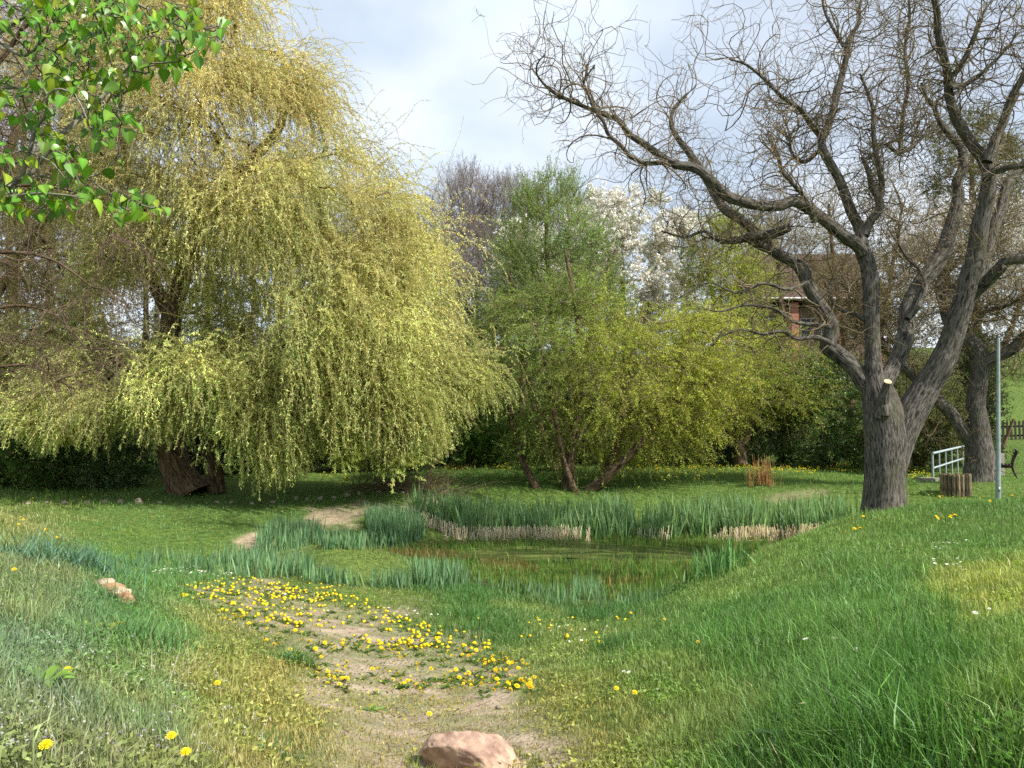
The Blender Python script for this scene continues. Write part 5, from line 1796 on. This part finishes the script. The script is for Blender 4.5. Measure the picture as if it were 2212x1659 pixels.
def house():
    d = 50.
    zg = float(height(17.5, d)) - .3
    x0, x1 = 16.2, 23.5
    ze = EYE + (YH - 643) / F * d
    zr = EYE + (YH - 545) / F * (d + 4)
    t = thing('house', 'brick house with dark brown roof and white gutter half hidden behind the trees', 'house', (18.5, d + 3, zg))
    bm_, nt, out = nodes_of('red_brick')
    tc = N(nt, 'ShaderNodeTexCoord')
    br = N(nt, 'ShaderNodeTexBrick', i_Scale=1.)
    br.inputs['Color1'].default_value = (*lin(168, 84, 60), 1)
    br.inputs['Color2'].default_value = (*lin(142, 68, 50), 1)
    br.inputs['Mortar'].default_value = (*lin(170, 156, 140), 1)
    br.inputs['Brick Width'].default_value, br.inputs['Row Height'].default_value, br.inputs['Mortar Size'].default_value = .24, .08, .008
    mp = N(nt, 'ShaderNodeMapping')
    mp.inputs['Rotation'].default_value = (math.pi / 2, 0, 0)
    bs = N(nt, 'ShaderNodeBsdfPrincipled', i_Roughness=.9)
    nt.links.new(tc.outputs['Object'], mp.inputs[0])
    nt.links.new(mp.outputs[0], br.inputs['Vector'])
    nt.links.new(br.outputs['Color'], bs.inputs['Base Color'])
    nt.links.new(bs.outputs[0], out.inputs[0])
    roofm = plain_mat('roof_tiles', lin(62, 46, 42), lin(92, 70, 62), 5., .85, .6)
    wallm = plain_mat('plaster', lin(120, 104, 92), lin(150, 132, 116), 6., .9, .2)
    white = plain_mat('white_paint', lin(196, 192, 186), lin(222, 218, 212), 8., .6, .05)
    glass = plain_mat('dark_glass', lin(24, 28, 32), lin(40, 46, 52), 3., .08, 0.)
    m = MB()
    box(m, ((x0 + x1) / 2, d + 4.4, (zg + ze) / 2 - .2), (x1 - x0, 6.0, ze - zg - .4))
    m.build('wall', wallm, t, False)
    m = MB()
    ov = .5
    V = np.array([(x0 - ov, d - .3, ze), (x1 + ov, d - .3, ze), (x1 + ov, d + 4, zr), (x0 - ov, d + 4, zr), (x1 + ov, d + 8, ze), (x0 - ov, d + 8, ze)])
    V = np.concatenate([V, V - [0, 0, .18]])
    m.add(V, [(0, 1, 2, 3), (3, 2, 4, 5), (7, 6, 9, 8), (8, 9, 11, 10), (0, 6, 7, 1), (4, 10, 11, 5), (1, 7, 8, 2), (2, 8, 10, 4), (3, 9, 6, 0), (5, 11, 9, 3)])
    m.build('roof', roofm, t, False)
    for xa in (x0, x1 - .1):
        m = MB()
        V = np.array([(xa, d + 1.4, ze - .4), (xa, d + 7.4, ze - .4), (xa, d + 4, zr - .35), (xa + .1, d + 1.4, ze - .4), (xa + .1, d + 7.4, ze - .4), (xa + .1, d + 4, zr - .35)])
        m.add(V, [(0, 3, 4, 1), (1, 4, 5, 2), (2, 5, 3, 0)], [(0, 1, 2), (3, 5, 4)])
        m.build('gable', wallm, t, False)
    m = MB()
    cyl(m, (x0 - ov, d - .42, ze - .06), (x1 + ov, d - .42, ze - .06), .075, None, 10)
    m.build('gutter', white, t)
    for px, wpx in ((1721.5, 16), (1822, 16), (1905, 16)):
        xx = (px - CX) / F * d
        m = MB()
        box(m, (xx, d + .2, (zg + ze) / 2 - .12), (wpx / F * d, .46, ze - zg - .24))
        m.build('brick_pillar', bm_, t, False)
    for xx in (17.3, 19.4, 21.8):
        w = MB()
        box(w, (xx, d + 1.38, ze - 1.7), (1.4, .1, 1.3), 0, (1, 1, 1), .02)
        w = w.build('window', white, t, False)
        g = MB()
        for s in (-.33, .33):
            box(g, (xx + s, d + 1.325, ze - 1.7), (.58, .02, 1.14))
        g.build('pane', glass, w, False)


house()


# ---- stones
def place(px, py, dmin=2.2):
    return hit([px], [py], dmin)[0]


p = place(1020, 1668)
m = MB()
t = thing('boulder', 'reddish sandy boulder half sunk in the path at the bottom of the picture', 'boulder', p)
rock(m, p + [.0, .08, .01], (.27, .18, .155), 12, .34, 6, rz=-.12)
m.build('stone_body', M['porphyry'], t)

row = [(100, 1085, 9, 0), (62, 1087, 11, 1), (140, 1086, 13, 2), (190, 1084, 15, 0), (228, 1084, 17, 3), (262, 1083, 14, 0), (300, 1083, 17, 1), (345, 1085, 9, 2), (470, 1085, 14, 0), (500, 1084, 10, 1),
       (640, 1076, 13, 2), (664, 1078, 12, 0), (692, 1077, 17, 1), (722, 1074, 12, 3), (748, 1070, 18, 0), (776, 1066, 14, 1), (820, 1062, 10, 2), (870, 1064, 9, 0), (590, 1084, 11, 3), (545, 1087, 10, 1)]
for k, (px, py, w, s) in enumerate(row):
    q = place(px, py + 2, 14.)
    r = w / F * q[1] * .72
    m = MB()
    rock(m, q + [0, 0, r * .12], (r, r * U(.6, .9), r * U(.5, .75)), 40 + k, .25, 3, rz=U(0, 3))
    o = m.build('border_stone', M['stone'], None, True, q)
    tag(o, 'pale rough field stone in the broken row at the foot of the weeping willow', 'stone', 'field stones edging the willow bank')

for k, (px, py, s, mt, lab) in enumerate(((226, 1268, (.13, .08, .05), 'rubble', 'grey broken stone at the upper end of the rubble on the left bank'),
                                          (243, 1282, (.10, .07, .05), 'ochre', 'tan broken brick in the middle of the rubble on the left bank'),
                                          (258, 1292, (.10, .07, .05), 'rubble', 'whitish stone just below the tan brick on the left bank'),
                                          (272, 1303, (.09, .07, .05), 'ochre', 'ochre stone at the lower end of the rubble on the left bank'))):
    q = place(px, py)
    m = MB()
    rock(m, q + [0, 0, .03], s, 70 + k, .5, 4, rz=-.8 + k)
    o = m.build('rubble_stone', M[mt], None, True, q)
    tag(o, lab, 'stone')
for k, (px, py, r) in enumerate(((1780, 1530, .0), )):
    pass

# small loose stone on the path
q = place(1780 * .6064, 2525 * .6064)
m = MB()
rock(m, q + [0, 0, .01], (.028, .022, .018), 91, .2, 3)
o = m.build('path_stone', M['stone'], None, True, q)
tag(o, 'tiny grey pebble on the path below the lowest dandelions', 'pebble')


# ---- brushwood and dead reeds
def brush():
    q = place(860, 1062, 14.)
    t = thing('brush_pile', 'heap of reddish brown brushwood under the right edge of the weeping willow', 'brushwood', q)
    n = 380
    B = on(q[0] + RNG.normal(0, .75, n), q[1] + U(-.2, 1.1, n))
    d = np.stack([U(-.4, 1.3, n), RNG.normal(0, .5, n), U(.1, .7, n)], -1)
    S = shoots(B, d, U(.5, 1.6, n), 7, droop=.35, curl=.6, jit=.15)
    m = MB()
    tubes(m, S, np.full((n, 1), .0065) * np.linspace(1.2, .5, 7), 3, jitcol((1.0, .82, .66), n, .25, .06))
    m.build('twigs', M['twig'], t)


brush()


def dead_reeds(px, py, n, hgt, spread, label):
    q = place(px, py, 14.)
    t = thing('dead_reed_clump', label, 'reeds', q)
    B = on(q[0] + RNG.normal(0, spread, n), q[1] + RNG.normal(0, spread, n))
    S = shoots(B, RNG.normal(0, .1, (n, 3)) + np.array([0, 0, 1.]), U(.4, 1., n) * hgt, 5, jit=.06)
    m = MB()
    tubes(m, S, np.full((n, 1), .008) * np.linspace(1., .5, 5), 3, jitcol(lin(196, 156, 104), n, .18, .05))
    m.build('stalks', M['leaf'], t)


dead_reeds(1653, 1050, 90, .95, .13, 'upright clump of dry tan reeds on the lawn behind the iris bed')
dead_reeds(1619, 1050, 12, .75, .05, 'few thin dry reed stalks left of the tan reed clump')


# ---- tufts and broad leaved weeds
def tuft(name, label, px, py, n, hgt, wid, rad, col, lean=.6, cat='grass tuft'):
    q = place(px, py)
    t = thing(name, label, cat, q)
    B = on(q[0] + RNG.normal(0, rad, n), q[1] + RNG.normal(0, rad, n))
    a = U(0, 6.283, n)
    d = np.stack([np.cos(a) * lean, np.sin(a) * lean, np.ones(n)], -1) + RNG.normal(0, .15, (n, 3))
    L = U(.5, 1., n) * hgt
    P = shoots(B - [0, 0, .02], d, L, 6, droop=U(.8, 2.6, n) / L * .35, jit=.05)
    f = a + np.pi / 2 + RNG.normal(0, .5, n)
    sd = np.stack([np.cos(f), np.sin(f), np.zeros(n)], -1)[:, None]
    wv = (wid * U(.7, 1.2, (n, 1)) * np.array([.8, 1, .95, .8, .5, .04]))[..., None] * .5
    V = np.stack([P - sd * wv, P + sd * wv], 2)
    i = (np.arange(n) * 12)[:, None, None] + (np.arange(5) * 2)[None, :, None]
    m = MB()
    m.add(V, i + np.array([0, 1, 3, 2]), None, np.repeat(jitcol(lin(*col) * .85, n, .22, .08), 12, 0))
    m.build('foliage', M['grass'], t)


tuft('grass_tuft', 'large blue green tuft of arching grass high on the left bank', 160, 1225, 420, .36, .009, .20, (92, 134, 104))
tuft('grass_tuft', 'smaller blue green tuft at the left edge behind the large one', 60, 1215, 200, .30, .008, .14, (96, 138, 108))
tuft('grass_tuft', 'tall spreading green tuft above the dry straws on the left bank', 320, 1400, 330, .27, .008, .11, (92, 136, 76))
tuft('grass_tuft', 'spiky dark green tuft at the left edge of the path', 640, 1435, 240, .22, .007, .06, (86, 126, 66), .75)
tuft('grass_tuft', 'low grey green tuft near the bottom left of the path', 590, 1630, 160, .12, .006, .08, (104, 138, 88))
tuft('grass_tuft', 'pale upright tuft in the lush grass at the bottom right', 1965, 1590, 26, .24, .006, .05, (138, 172, 108), .9)
tuft('grass_tuft', 'thin pale tuft among the lush grass near the right edge', 2060, 1500, 22, .24, .006, .05, (138, 172, 108), .8)
tuft('straw_tuft', 'bleached dry straws fallen across the left bank', 330, 1480, 22, .38, .004, .09, (206, 194, 158), 1.3, 'dry straws')
q = place(1555, 1238, 6.)
tuft('iris_clump', 'single fresh green iris clump at the right end of the pond', 1545, 1243, 150, .52, .026, .24, (104, 146, 84), .14, 'iris')


def rosette(name, label, px, py, n, L, W, col, rise=.5, cat='weed', rad=.02):
    q = place(px, py)
    t = thing(name, label, cat, q)
    m = MB()
    for k in range(n):
        a = U(0, 6.283)
        l = L * U(.6, 1.1)
        o2 = np.array([math.cos(a), math.sin(a), 0])
        s2 = np.array([-math.sin(a), math.cos(a), 0])
        b0 = q + o2 * U(0, rad) + s2 * U(-rad, rad)
        b0[2] = height(b0[0], b0[1])
        u = np.linspace(0, 1, 6)
        r = rise * U(.6, 1.3)
        P = b0 + o2 * (l * u)[:, None] + np.array([0, 0, 1.]) * (l * r * u * (1.3 - u))[:, None]
        w = W * U(.7, 1.1) * np.array([.15, .6, 1., .95, .6, .03]) * .5
        V = np.stack([P - s2 * w[:, None] + [0, 0, .004], P, P + s2 * w[:, None] + [0, 0, .004]], 1).reshape(-1, 3)
        i = np.arange(5)[:, None] * 3
        qd = np.concatenate([i + np.array([0, 1, 4, 3]), i + np.array([1, 2, 5, 4])])
        m.add(V, qd, None, jitcol(lin(*col), 1, .2, .06)[0])
    m.build('leaves', M['gloss'], t)


rosette('dock_plant', 'patch of dark glossy dock leaves in the lush grass at the bottom right', 1745, 1592, 22, .12, .05, (52, 84, 44), .8, 'dock plant', .07)
rosette('mullein_rosette', 'pale grey green leaf rosette below the dark dock leaves', 1700, 1638, 11, .10, .03, (126, 152, 110), 1.0, 'weed')
rosette('dock_plant', 'yellow green broad leaved weed above the straws on the left bank', 205, 1372, 16, .15, .045, (152, 164, 62), .9, 'dock plant', .06)
rosette('dock_plant', 'bright green broad leaved weed low at the left edge', 75, 1480, 14, .11, .04, (124, 164, 66), .9, 'dock plant', .05)
rosette('dandelion_rosette', 'flat green leaf rosette without flowers on the path above the boulder', 805, 1535, 14, .085, .022, (96, 138, 62), .35, 'weed')
rosette('dandelion_rosette', 'green leaf rosette in the middle of the flowered path', 870, 1344 + 2, 12, .10, .026, (92, 136, 60), .35, 'weed')


# ---- dandelions and daisies
def flower_parts(kind):
    head, stem = MB(), MB()
    r = np.random.default_rng(5)
    if kind == 'dandelion':
        for ring, (n, rad, z, tilt) in enumerate(((16, .024, .004, .05), (13, .019, .008, .35), (9, .013, .011, .7), (5, .007, .012, 1.))):
            a = np.arange(n) * 2 * np.pi / n + ring * .3 + r.normal(0, .06, n)
            o2 = np.stack([np.cos(a), np.sin(a), np.zeros(n)], -1)
            s2 = np.stack([-np.sin(a), np.cos(a), np.zeros(n)], -1)
            L = rad * r.uniform(.9, 1.1, (n, 1))
            w = .0042
            b0 = o2 * .001 + np.array([0, 0, z * .6])
            e = o2 * L * math.cos(tilt * .8) + np.array([0, 0, 1.]) * (z + L * math.sin(tilt) * .5)
            V = np.stack([b0 - s2 * .001, b0 + s2 * .001, e + s2 * w * .6, e - s2 * w * .6], 1)
            c = lin(250, 218, 36) * r.uniform(.85, 1.05, (n, 1))
            head.add(V, np.arange(n * 4).reshape(n, 4), None, np.repeat(c, 4, 0))
        th = np.linspace(0, 6.283, 8, endpoint=False)
        for z0, r0, z1, r1 in ((-.012, .003, 0., .007), (0., .007, .006, .008)):
            V = np.concatenate([np.stack([r0 * np.cos(th), r0 * np.sin(th), 0 * th + z0], -1), np.stack([r1 * np.cos(th), r1 * np.sin(th), 0 * th + z1], -1)])
            j = np.arange(8)
            head.add(V, np.stack([j, np.roll(j, -1), np.roll(j, -1) + 8, j + 8], -1), None, lin(96, 128, 48))
    else:
        n = 14
        a = np.arange(n) * 2 * np.pi / n
        o2 = np.stack([np.cos(a), np.sin(a), np.zeros(n)], -1)
        s2 = np.stack([-np.sin(a), np.cos(a), np.zeros(n)], -1)
        V = np.stack([o2 * .003, o2 * .008 + s2 * .0022 + [0, 0, .001], o2 * .013 + [0, 0, .002], o2 * .008 - s2 * .0022 + [0, 0, .001]], 1)
        head.add(V, np.arange(n * 4).reshape(n, 4), None, (.82, .82, .84))
        th = np.linspace(0, 6.283, 8, endpoint=False)
        V = np.concatenate([np.stack([.0042 * np.cos(th), .0042 * np.sin(th), 0 * th + .0015], -1), [[0, 0, .004]]])
        j = np.arange(8)
        head.add(V, None, np.stack([j, np.roll(j, -1), np.full(8, 8)], -1), lin(240, 196, 40))
    return head


def make_flower(kind, label, group, stem, size):
    t = thing(kind, label, kind, (0, 0, 0), group)
    h = flower_parts(kind)
    hm = h.build('flower_head', M['petal'], t, False, (0, 0, 0))
    m = MB()
    P = np.stack([np.array([.004, .002, -.01]) * 1., np.array([.003, 0, stem * .5]), np.array([0, 0, stem - .003])])
    tubes(m, P[None], np.full((1, 3), .0018 if kind == 'dandelion' else .0009), 5, lin(140, 160, 90))
    m.build('stem', M['grass'], t, True, (0, 0, 0))
    hm.location = (0, 0, stem)
    hm.scale = (size,) * 3
    return t


def scatter(proto, P, label=None, tilt=.45, s0=.6, s1=1.25, used=[]):
    for q in P:
        tl = (float(RNG.normal(.28, tilt)), float(RNG.normal(0.1, tilt)))
        if proto.name not in used:
            used.append(proto.name)
            proto.location = [float(v) for v in q]
            proto.rotation_euler = (tl[0], tl[1], U(0, 6.28))
            if label:
                proto['label'] = label
        else:
            copy_tree(proto, q, U(0, 6.28), float(U(s0, s1)), label, tl)


def path_flowers():
    reg = [(378, 1275), (430, 1258), (540, 1248), (650, 1275), (800, 1300), (880, 1345), (1010, 1370), (1130, 1420), (1160, 1470), (1155, 1520), (1060, 1528), (900, 1520), (760, 1505), (690, 1480), (640, 1440), (560, 1380), (470, 1340), (400, 1310)]
    pts = []
    q = sample_poly(reg, 2600)
    P = hit(q[:, 0], q[:, 1])
    cl = fbm(P[:, :2] * 3.2, 95, 3) * .55
    sc = cl + RNG.normal(0, .22, len(P)) + .15 * smooth(1330, 1270, q[:, 1]) - .5 * ((polydist(q[:, 0], q[:, 1], BARE) > 0) & (U(0, 1, len(q)) < .8)) - .35 * smooth(1460, 1520, q[:, 1])
    i = np.argsort(-sc)[:640]
    P = P[i]
    P = P[np.argsort(P[:, 1])]
    return P


pd = path_flowers()
near, rest = pd[:262], pd[262:]
pr_a = make_flower('dandelion', 'yellow dandelion among the hundreds opening low on the worn earth path', 'dandelions on the earth path', .03, .72)
scatter(pr_a, near)
pr_b = make_flower('dandelion', 'taller yellow dandelion by the big grey trunk and the log planter', 'dandelions near the big trunk and planter', .11, 1.2)
sp = [(45, 'x')]
right = [(1945, 1085), (1952, 1078), (2008, 1070), (2018, 1067), (2024, 1075), (2034, 1071), (2044, 1080), (2060, 1077), (2090, 1075), (2112, 1075), (2125, 1072), (2190, 1078), (2200, 1075), (2012, 1115), (2020, 1118), (2032, 1119), (2046, 1121), (2054, 1118), (2062, 1124), (1838, 1152), (1846, 1150), (1862, 1155), (1866, 1118), (2140, 1083), (2030, 1064)]
P = np.concatenate([hit([a], [b_ + 8], 8.) for a, b_ in right])
P = P[np.isfinite(P[:, 0])]
scatter(pr_b, P)
singles = [(1503, 1400, 'lone large yellow dandelion in the lush grass of the right bank'), (1432, 1346, 'yellow dandelion nearest the pond on the crest of the right bank'),
           (1360, 1330, 'yellow dandelion left of the crest one, where bank and low lawn meet'), (1327, 1502, 'left dandelion of the little cluster on the slope beside the path end'),
           (1366, 1512, 'right dandelion of the little cluster on the slope beside the path end'), (106, 1658, 'biggest yellow dandelion, cut by the bottom edge at the left corner'),
           (372, 1628, 'yellow dandelion low in the left bank grass, right of the corner one'), (403, 1664, 'yellow dandelion at the bottom edge between corner and path'),
           (150, 1482, 'orange yellow dandelion half way up the left bank'), (470, 1492, 'small orange dandelion at the yellowish left border of the path'),
           (45, 1118, 'top dandelion of the three on the left crest'), (52, 1128, 'middle dandelion of the three on the left crest'), (42, 1138, 'lowest dandelion of the three on the left crest'),
           (98, 1150, 'yellow dandelion on the left crest right of the three'), (124, 1166, 'yellow dandelion further down the left crest'), (33, 1243, 'pale yellow dandelion at the left edge under the blue green tuft'),
           (925, 1556, 'single orange dandelion on the trodden path above the boulder')]
for px, py, lab in singles:
    q = place(px, py + 5)
    pr = make_flower('dandelion', lab, None, .07 if q[1] > 4 else .09, .72)
    pr.location = [float(v) for v in q]
    pr.rotation_euler = (.45, .15, 0)


def far_flowers():
    """flowers too many and too far to tell apart: one mesh of small heads"""
    Q = [rest]
    for poly, n in (([(960, 1003), (1110, 1006), (1110, 1020), (960, 1018)], 220), ([(1290, 1004), (1600, 1006), (1860, 1000), (1870, 1025), (1500, 1030), (1300, 1022)], 1000), ([(1960, 1010), (2010, 1010), (2010, 1035), (1960, 1035)], 110),
                    ([(690, 1020), (760, 1020), (760, 1045), (690, 1045)], 40), ([(60, 1060), (560, 1068), (300, 1090), (60, 1095)], 26), ([(1000, 1330), (1380, 1330), (1300, 1400), (1100, 1380)], 26), ([(600, 1255), (740, 1270), (740, 1282), (620, 1272)], 14)):
        q = sample_poly(poly, n)
        P = hit(q[:, 0], q[:, 1])
        P = P[np.isfinite(P[:, 0])]
        Q.append(P[fbm(P[:, :2] * .9, 31, 2) + RNG.normal(0, .2, len(P)) > -.25])
    P = np.concatenate(Q)
    n = len(P)
    P[:, 2] += U(.03, .10, n) * np.where(P[:, 1] > 18, 1.3, .45)
    th = np.arange(8) * np.pi / 4
    ax = norm(np.stack([RNG.normal(0, .3, n), RNG.normal(-.35, .3, n), np.ones(n)], -1))
    a = norm(np.cross(ax, [1., 0, 0]))
    b2 = np.cross(ax, a)
    r = U(.016, .024, n)[:, None, None]
    V = P[:, None] + (a[:, None] * np.cos(th)[:, None] + b2[:, None] * np.sin(th)[:, None]) * r
    V = np.concatenate([V, (P + ax * .012)[:, None], (P - ax * .014)[:, None]], 1)
    j = np.arange(8)
    tri = np.concatenate([np.stack([j, np.roll(j, -1), np.full(8, 8)], -1), np.stack([np.roll(j, -1), j, np.full(8, 9)], -1)])
    m = MB()
    m.add(V, None, np.arange(n)[:, None, None] * 10 + tri, np.repeat(jitcol(lin(250, 218, 40), n, .1, .04), 10, 0))
    o = m.build('distant_dandelions', M['petal'])
    tag(o, 'yellow specks of dandelions over the far lawn and the far end of the path', 'dandelions', kind='stuff')


far_flowers()

for lab, grp, polys, n, sz in (
        ('white daisy in the patch where the path meets the left shore iris', 'daisies at the left shore', [[(325, 1240), (400, 1232), (470, 1240), (515, 1248), (500, 1256), (420, 1250), (340, 1248)]], 85, 1.5),
        ('white daisy in the two small patches high on the right bank', 'daisies high on the right bank', [[(2010, 1182), (2095, 1180), (2095, 1200), (2020, 1196)], [(2005, 1225), (2060, 1210), (2095, 1235), (2090, 1255), (2030, 1250)]], 46, 1.3),
        ('white daisy scattered between path flowers and the low lawn', 'daisies between path and low lawn', [[(560, 1285), (700, 1290), (760, 1340), (640, 1330)], [(820, 1310), (960, 1330), (930, 1350), (840, 1335)], [(1000, 1330), (1330, 1350), (1300, 1400), (1180, 1420)]], 60, 1.3),
        ('white daisy single in the lush grass of the right bank', 'scattered daisies of the right bank', [[(1650, 1400), (2150, 1280), (2150, 1450), (1900, 1650), (1560, 1650)], [(1310, 1490), (1420, 1450), (1440, 1480), (1330, 1510)]], 15, 1.5)):
    pr = make_flower('daisy', lab, grp, .085 if 'lush' not in lab else .10, sz * .8)
    k = len(polys)
    P = np.concatenate([hit(*sample_poly(pl, n // k).T) for pl in polys])
    P = P[np.isfinite(P[:, 0])]
    scatter(pr, P, None, .25)

# leaves of the path dandelions: flat rosettes in one mat of ground cover
def rosettes():
    Q = path_flowers()
    Q = np.concatenate([Q[::2] + RNG.normal(0, .03, Q[::2].shape) * [1, 1, 0], Q[1::3]])
    n = len(Q)
    k = 9
    B = np.repeat(Q, k, 0)
    a = U(0, 6.283, n * k)
    B[:, 2] = height(B[:, 0], B[:, 1]) + .006
    d = np.stack([np.cos(a), np.sin(a), U(.05, .6, n * k)], -1)
    m = MB()
    leaves(m, B, d, U(.03, .075, n * k), U(.010, .020, n * k), jitcol(lin(96, 122, 58) * .8, n * k, .25, .1))
    o = m.build('dandelion_foliage', M['grass'])
    tag(o, 'flat green dandelion leaves matted over the path', 'leaves', kind='stuff')


rosettes()


def specks():
    """tiny white and lilac weed flowers sprinkled through the bank"""
    q = sample_poly([(-20, 1330), (250, 1340), (560, 1480), (620, 1659), (-20, 1659)], 620)
    P = hit(q[:, 0], q[:, 1])
    P = P[fbm(P[:, :2] * 1.6, 3, 3) > -.1]
    q = hit(*sample_poly([(1540, 1390), (1700, 1400), (1690, 1420), (1540, 1415)], 30).T)
    P = np.concatenate([P, q[np.isfinite(q[:, 0])]])
    n = len(P)
    P[:, 2] += U(.03, .07, n)
    m = MB()
    c = np.where((U(0, 1, n) < .85)[:, None], (.5, .5, .48), lin(150, 130, 170))
    for k in range(2):
        leaves(m, P, RNG.normal(0, 1, P.shape), U(.006, .012, n), U(.005, .010, n), c)
    o = m.build('tiny_wildflowers', M['petal'])
    tag(o, 'tiny white specks of weed flowers through the left bank', 'wildflowers', kind='stuff')


specks()


def litter():
    """crumbled dead leaves, straws and bits of twig trodden into the path"""
    q = sample_poly(PATH, 700)
    P = hit(q[:, 0], np.minimum(q[:, 1], 1700))
    P = P[np.isfinite(P[:, 0])]
    n = len(P)
    P[:, 2] += .006
    a = U(0, 6.283, n)
    m = MB()
    leaves(m, P, np.stack([np.cos(a), np.sin(a), U(-.05, .25, n)], -1), U(.008, .035, n), U(.003, .012, n), jitcol(lin(150, 124, 92), n, .3, .08))
    k = 90
    B = P[:k] + [0, 0, .004]
    S = shoots(B, np.stack([np.cos(a[:k]), np.sin(a[:k]), U(0, .12, k)], -1), U(.05, .16, k), 5, curl=3., jit=.3)
    S[:, :, 2] = height(S[:, :, 0], S[:, :, 1]) + .006
    tubes(m, S, np.full((k, 1), .0022) * np.ones(5), 3, jitcol(lin(170, 150, 116), k, .25, .06))
    o = m.build('path_litter', M['leaf'])
    tag(o, 'dead leaf crumbs and bits of straw on the trodden path', 'litter', kind='stuff')
    # pebbles
    q = sample_poly(PATH, 160)
    P = hit(q[:, 0], np.minimum(q[:, 1], 1700))
    P = P[np.isfinite(P[:, 0])]
    m = MB()
    for k, p in enumerate(P):
        r = float(U(.004, .013))
        rock(m, p, (r, r * .8, r * .6), 200 + k % 7, .3, 2, rz=k)
    o = m.build('gravel', M['stone'])
    tag(o, 'small loose gravel strewn over the path', 'gravel', kind='stuff')
    # grass growing up round the boulder
    c = place(1020, 1668)
    k = 500
    a = U(0, 6.283, k)
    rr = U(.98, 1.25, k)
    P = on(c[0] + .27 * rr * np.cos(a), c[1] + .08 + .19 * rr * np.sin(a))
    m = MB()
    blades(m, P, U(.02, .07, k), U(.003, .005, k), jitcol(lin(126, 142, 70), k, .25, .08), .5)
    o = m.build('boulder_grass', M['grass'])
    tag(o, 'short grass growing round the foot of the boulder', 'grass', kind='stuff')


litter()
# ------------------------------------------------------------------ sky, sun, camera
def world_and_camera():
    w = bpy.data.worlds.new('World')
    bpy.context.scene.world = w
    w.use_nodes = True
    nt = w.node_tree
    L = nt.links.new
    bg = nt.nodes['Background']
    sky = N(nt, 'ShaderNodeTexSky', sky_type='NISHITA', sun_disc=False)
    to_sun = np.array([.78, -.46, .88])
    to_sun /= np.linalg.norm(to_sun)
    elev = math.asin(to_sun[2])
    azim = math.atan2(to_sun[0], to_sun[1])      # clockwise from +Y
    sky.sun_elevation = elev
    sky.sun_rotation = azim
    sky.air_density, sky.dust_density, sky.ozone_density = 1.0, 1.2, 1.5
    tc = N(nt, 'ShaderNodeTexCoord')
    sep = N(nt, 'ShaderNodeSeparateXYZ')
    L(tc.outputs['Generated'], sep.inputs[0])
    zz = N(nt, 'ShaderNodeMath', operation='MAXIMUM', i_1=0.)
    L(sep.outputs[2], zz.inputs[0])
    za = N(nt, 'ShaderNodeMath', operation='ADD', i_1=.22)
    L(zz.outputs[0], za.inputs[0])
    cmb = N(nt, 'ShaderNodeCombineXYZ')
    for k in (0, 1):
        dv = N(nt, 'ShaderNodeMath', operation='DIVIDE')
        L(sep.outputs[k], dv.inputs[0])
        L(za.outputs[0], dv.inputs[1])
        L(dv.outputs[0], cmb.inputs[k])
    mp = N(nt, 'ShaderNodeMapping')
    mp.inputs['Location'].default_value = CLOUD_LOC
    L(cmb.outputs[0], mp.inputs['Vector'])
    n1 = N(nt, 'ShaderNodeTexNoise', i_Scale=1.15, i_Detail=7., i_Roughness=.5, i_Distortion=.25)
    L(mp.outputs[0], n1.inputs['Vector'])
    r = N(nt, 'ShaderNodeValToRGB')
    r.color_ramp.interpolation = 'EASE'
    r.color_ramp.elements[0].position, r.color_ramp.elements[1].position = .34, .74
    r.color_ramp.elements[0].color = (.42, .42, .42, 1)
    L(n1.outputs['Fac'], r.inputs[0])
    n2 = N(nt, 'ShaderNodeTexNoise', i_Scale=1.7, i_Detail=5., i_Roughness=.5)
    L(mp.outputs[0], n2.inputs['Vector'])
    r2 = N(nt, 'ShaderNodeValToRGB')           # clouds: grey bases, white tops
    r2.color_ramp.elements[0].position, r2.color_ramp.elements[1].position = .36, .64
    r2.color_ramp.elements[0].color = (CLOUD * .76, CLOUD * .86, CLOUD * .97, 1)
    r2.color_ramp.elements[1].color = (CLOUD, CLOUD * 1.04, CLOUD * 1.09, 1)
    L(n2.outputs['Fac'], r2.inputs[0])
    mx = N(nt, 'ShaderNodeMixRGB')
    L(r.outputs[0], mx.inputs[0])
    L(sky.outputs[0], mx.inputs[1])
    L(r2.outputs[0], mx.inputs[2])
    L(mx.outputs[0], bg.inputs['Color'])
    bg.inputs['Strength'].default_value = .1
    sun = bpy.data.lights.new('sun', 'SUN')
    sun.energy, sun.angle, sun.color = 5.0, math.radians(.55), (1., .95, .86)
    so = bpy.data.objects.new('sun', sun)
    C.objects.link(so)
    import mathutils
    so.rotation_euler = mathutils.Vector(to_sun).to_track_quat('Z', 'Y').to_euler()
    so.location = (20, -10, 25)
    cam = bpy.data.cameras.new('camera')
    cam.sensor_width = 36
    cam.lens = 36 * F / 2212
    cam.clip_start, cam.clip_end = .05, 2000
    co = bpy.data.objects.new('camera', cam)
    C.objects.link(co)
    co.location = (0, 0, EYE)
    co.rotation_euler = (math.pi / 2 + PITCH, 0, 0)
    s = bpy.context.scene
    s.camera = co
    s.render.engine = 'CYCLES'
    s.view_settings.view_transform = 'Standard'
    s.view_settings.look = 'None'
    s.view_settings.exposure = EXPOSURE
    s.view_settings.gamma = 1
    cy = s.cycles
    cy.max_bounces, cy.diffuse_bounces, cy.glossy_bounces, cy.transmission_bounces = 6, 4, 2, 4
    cy.transparent_max_bounces = 4
    cy.caustics_reflective = cy.caustics_refractive = False
    cy.sample_clamp_indirect = 6
    cy.use_denoising = DENOISE


CLOUD, EXPOSURE, CLOUD_LOC, DENOISE = 8.6, .62, (0., 0., 0.), False
world_and_camera()
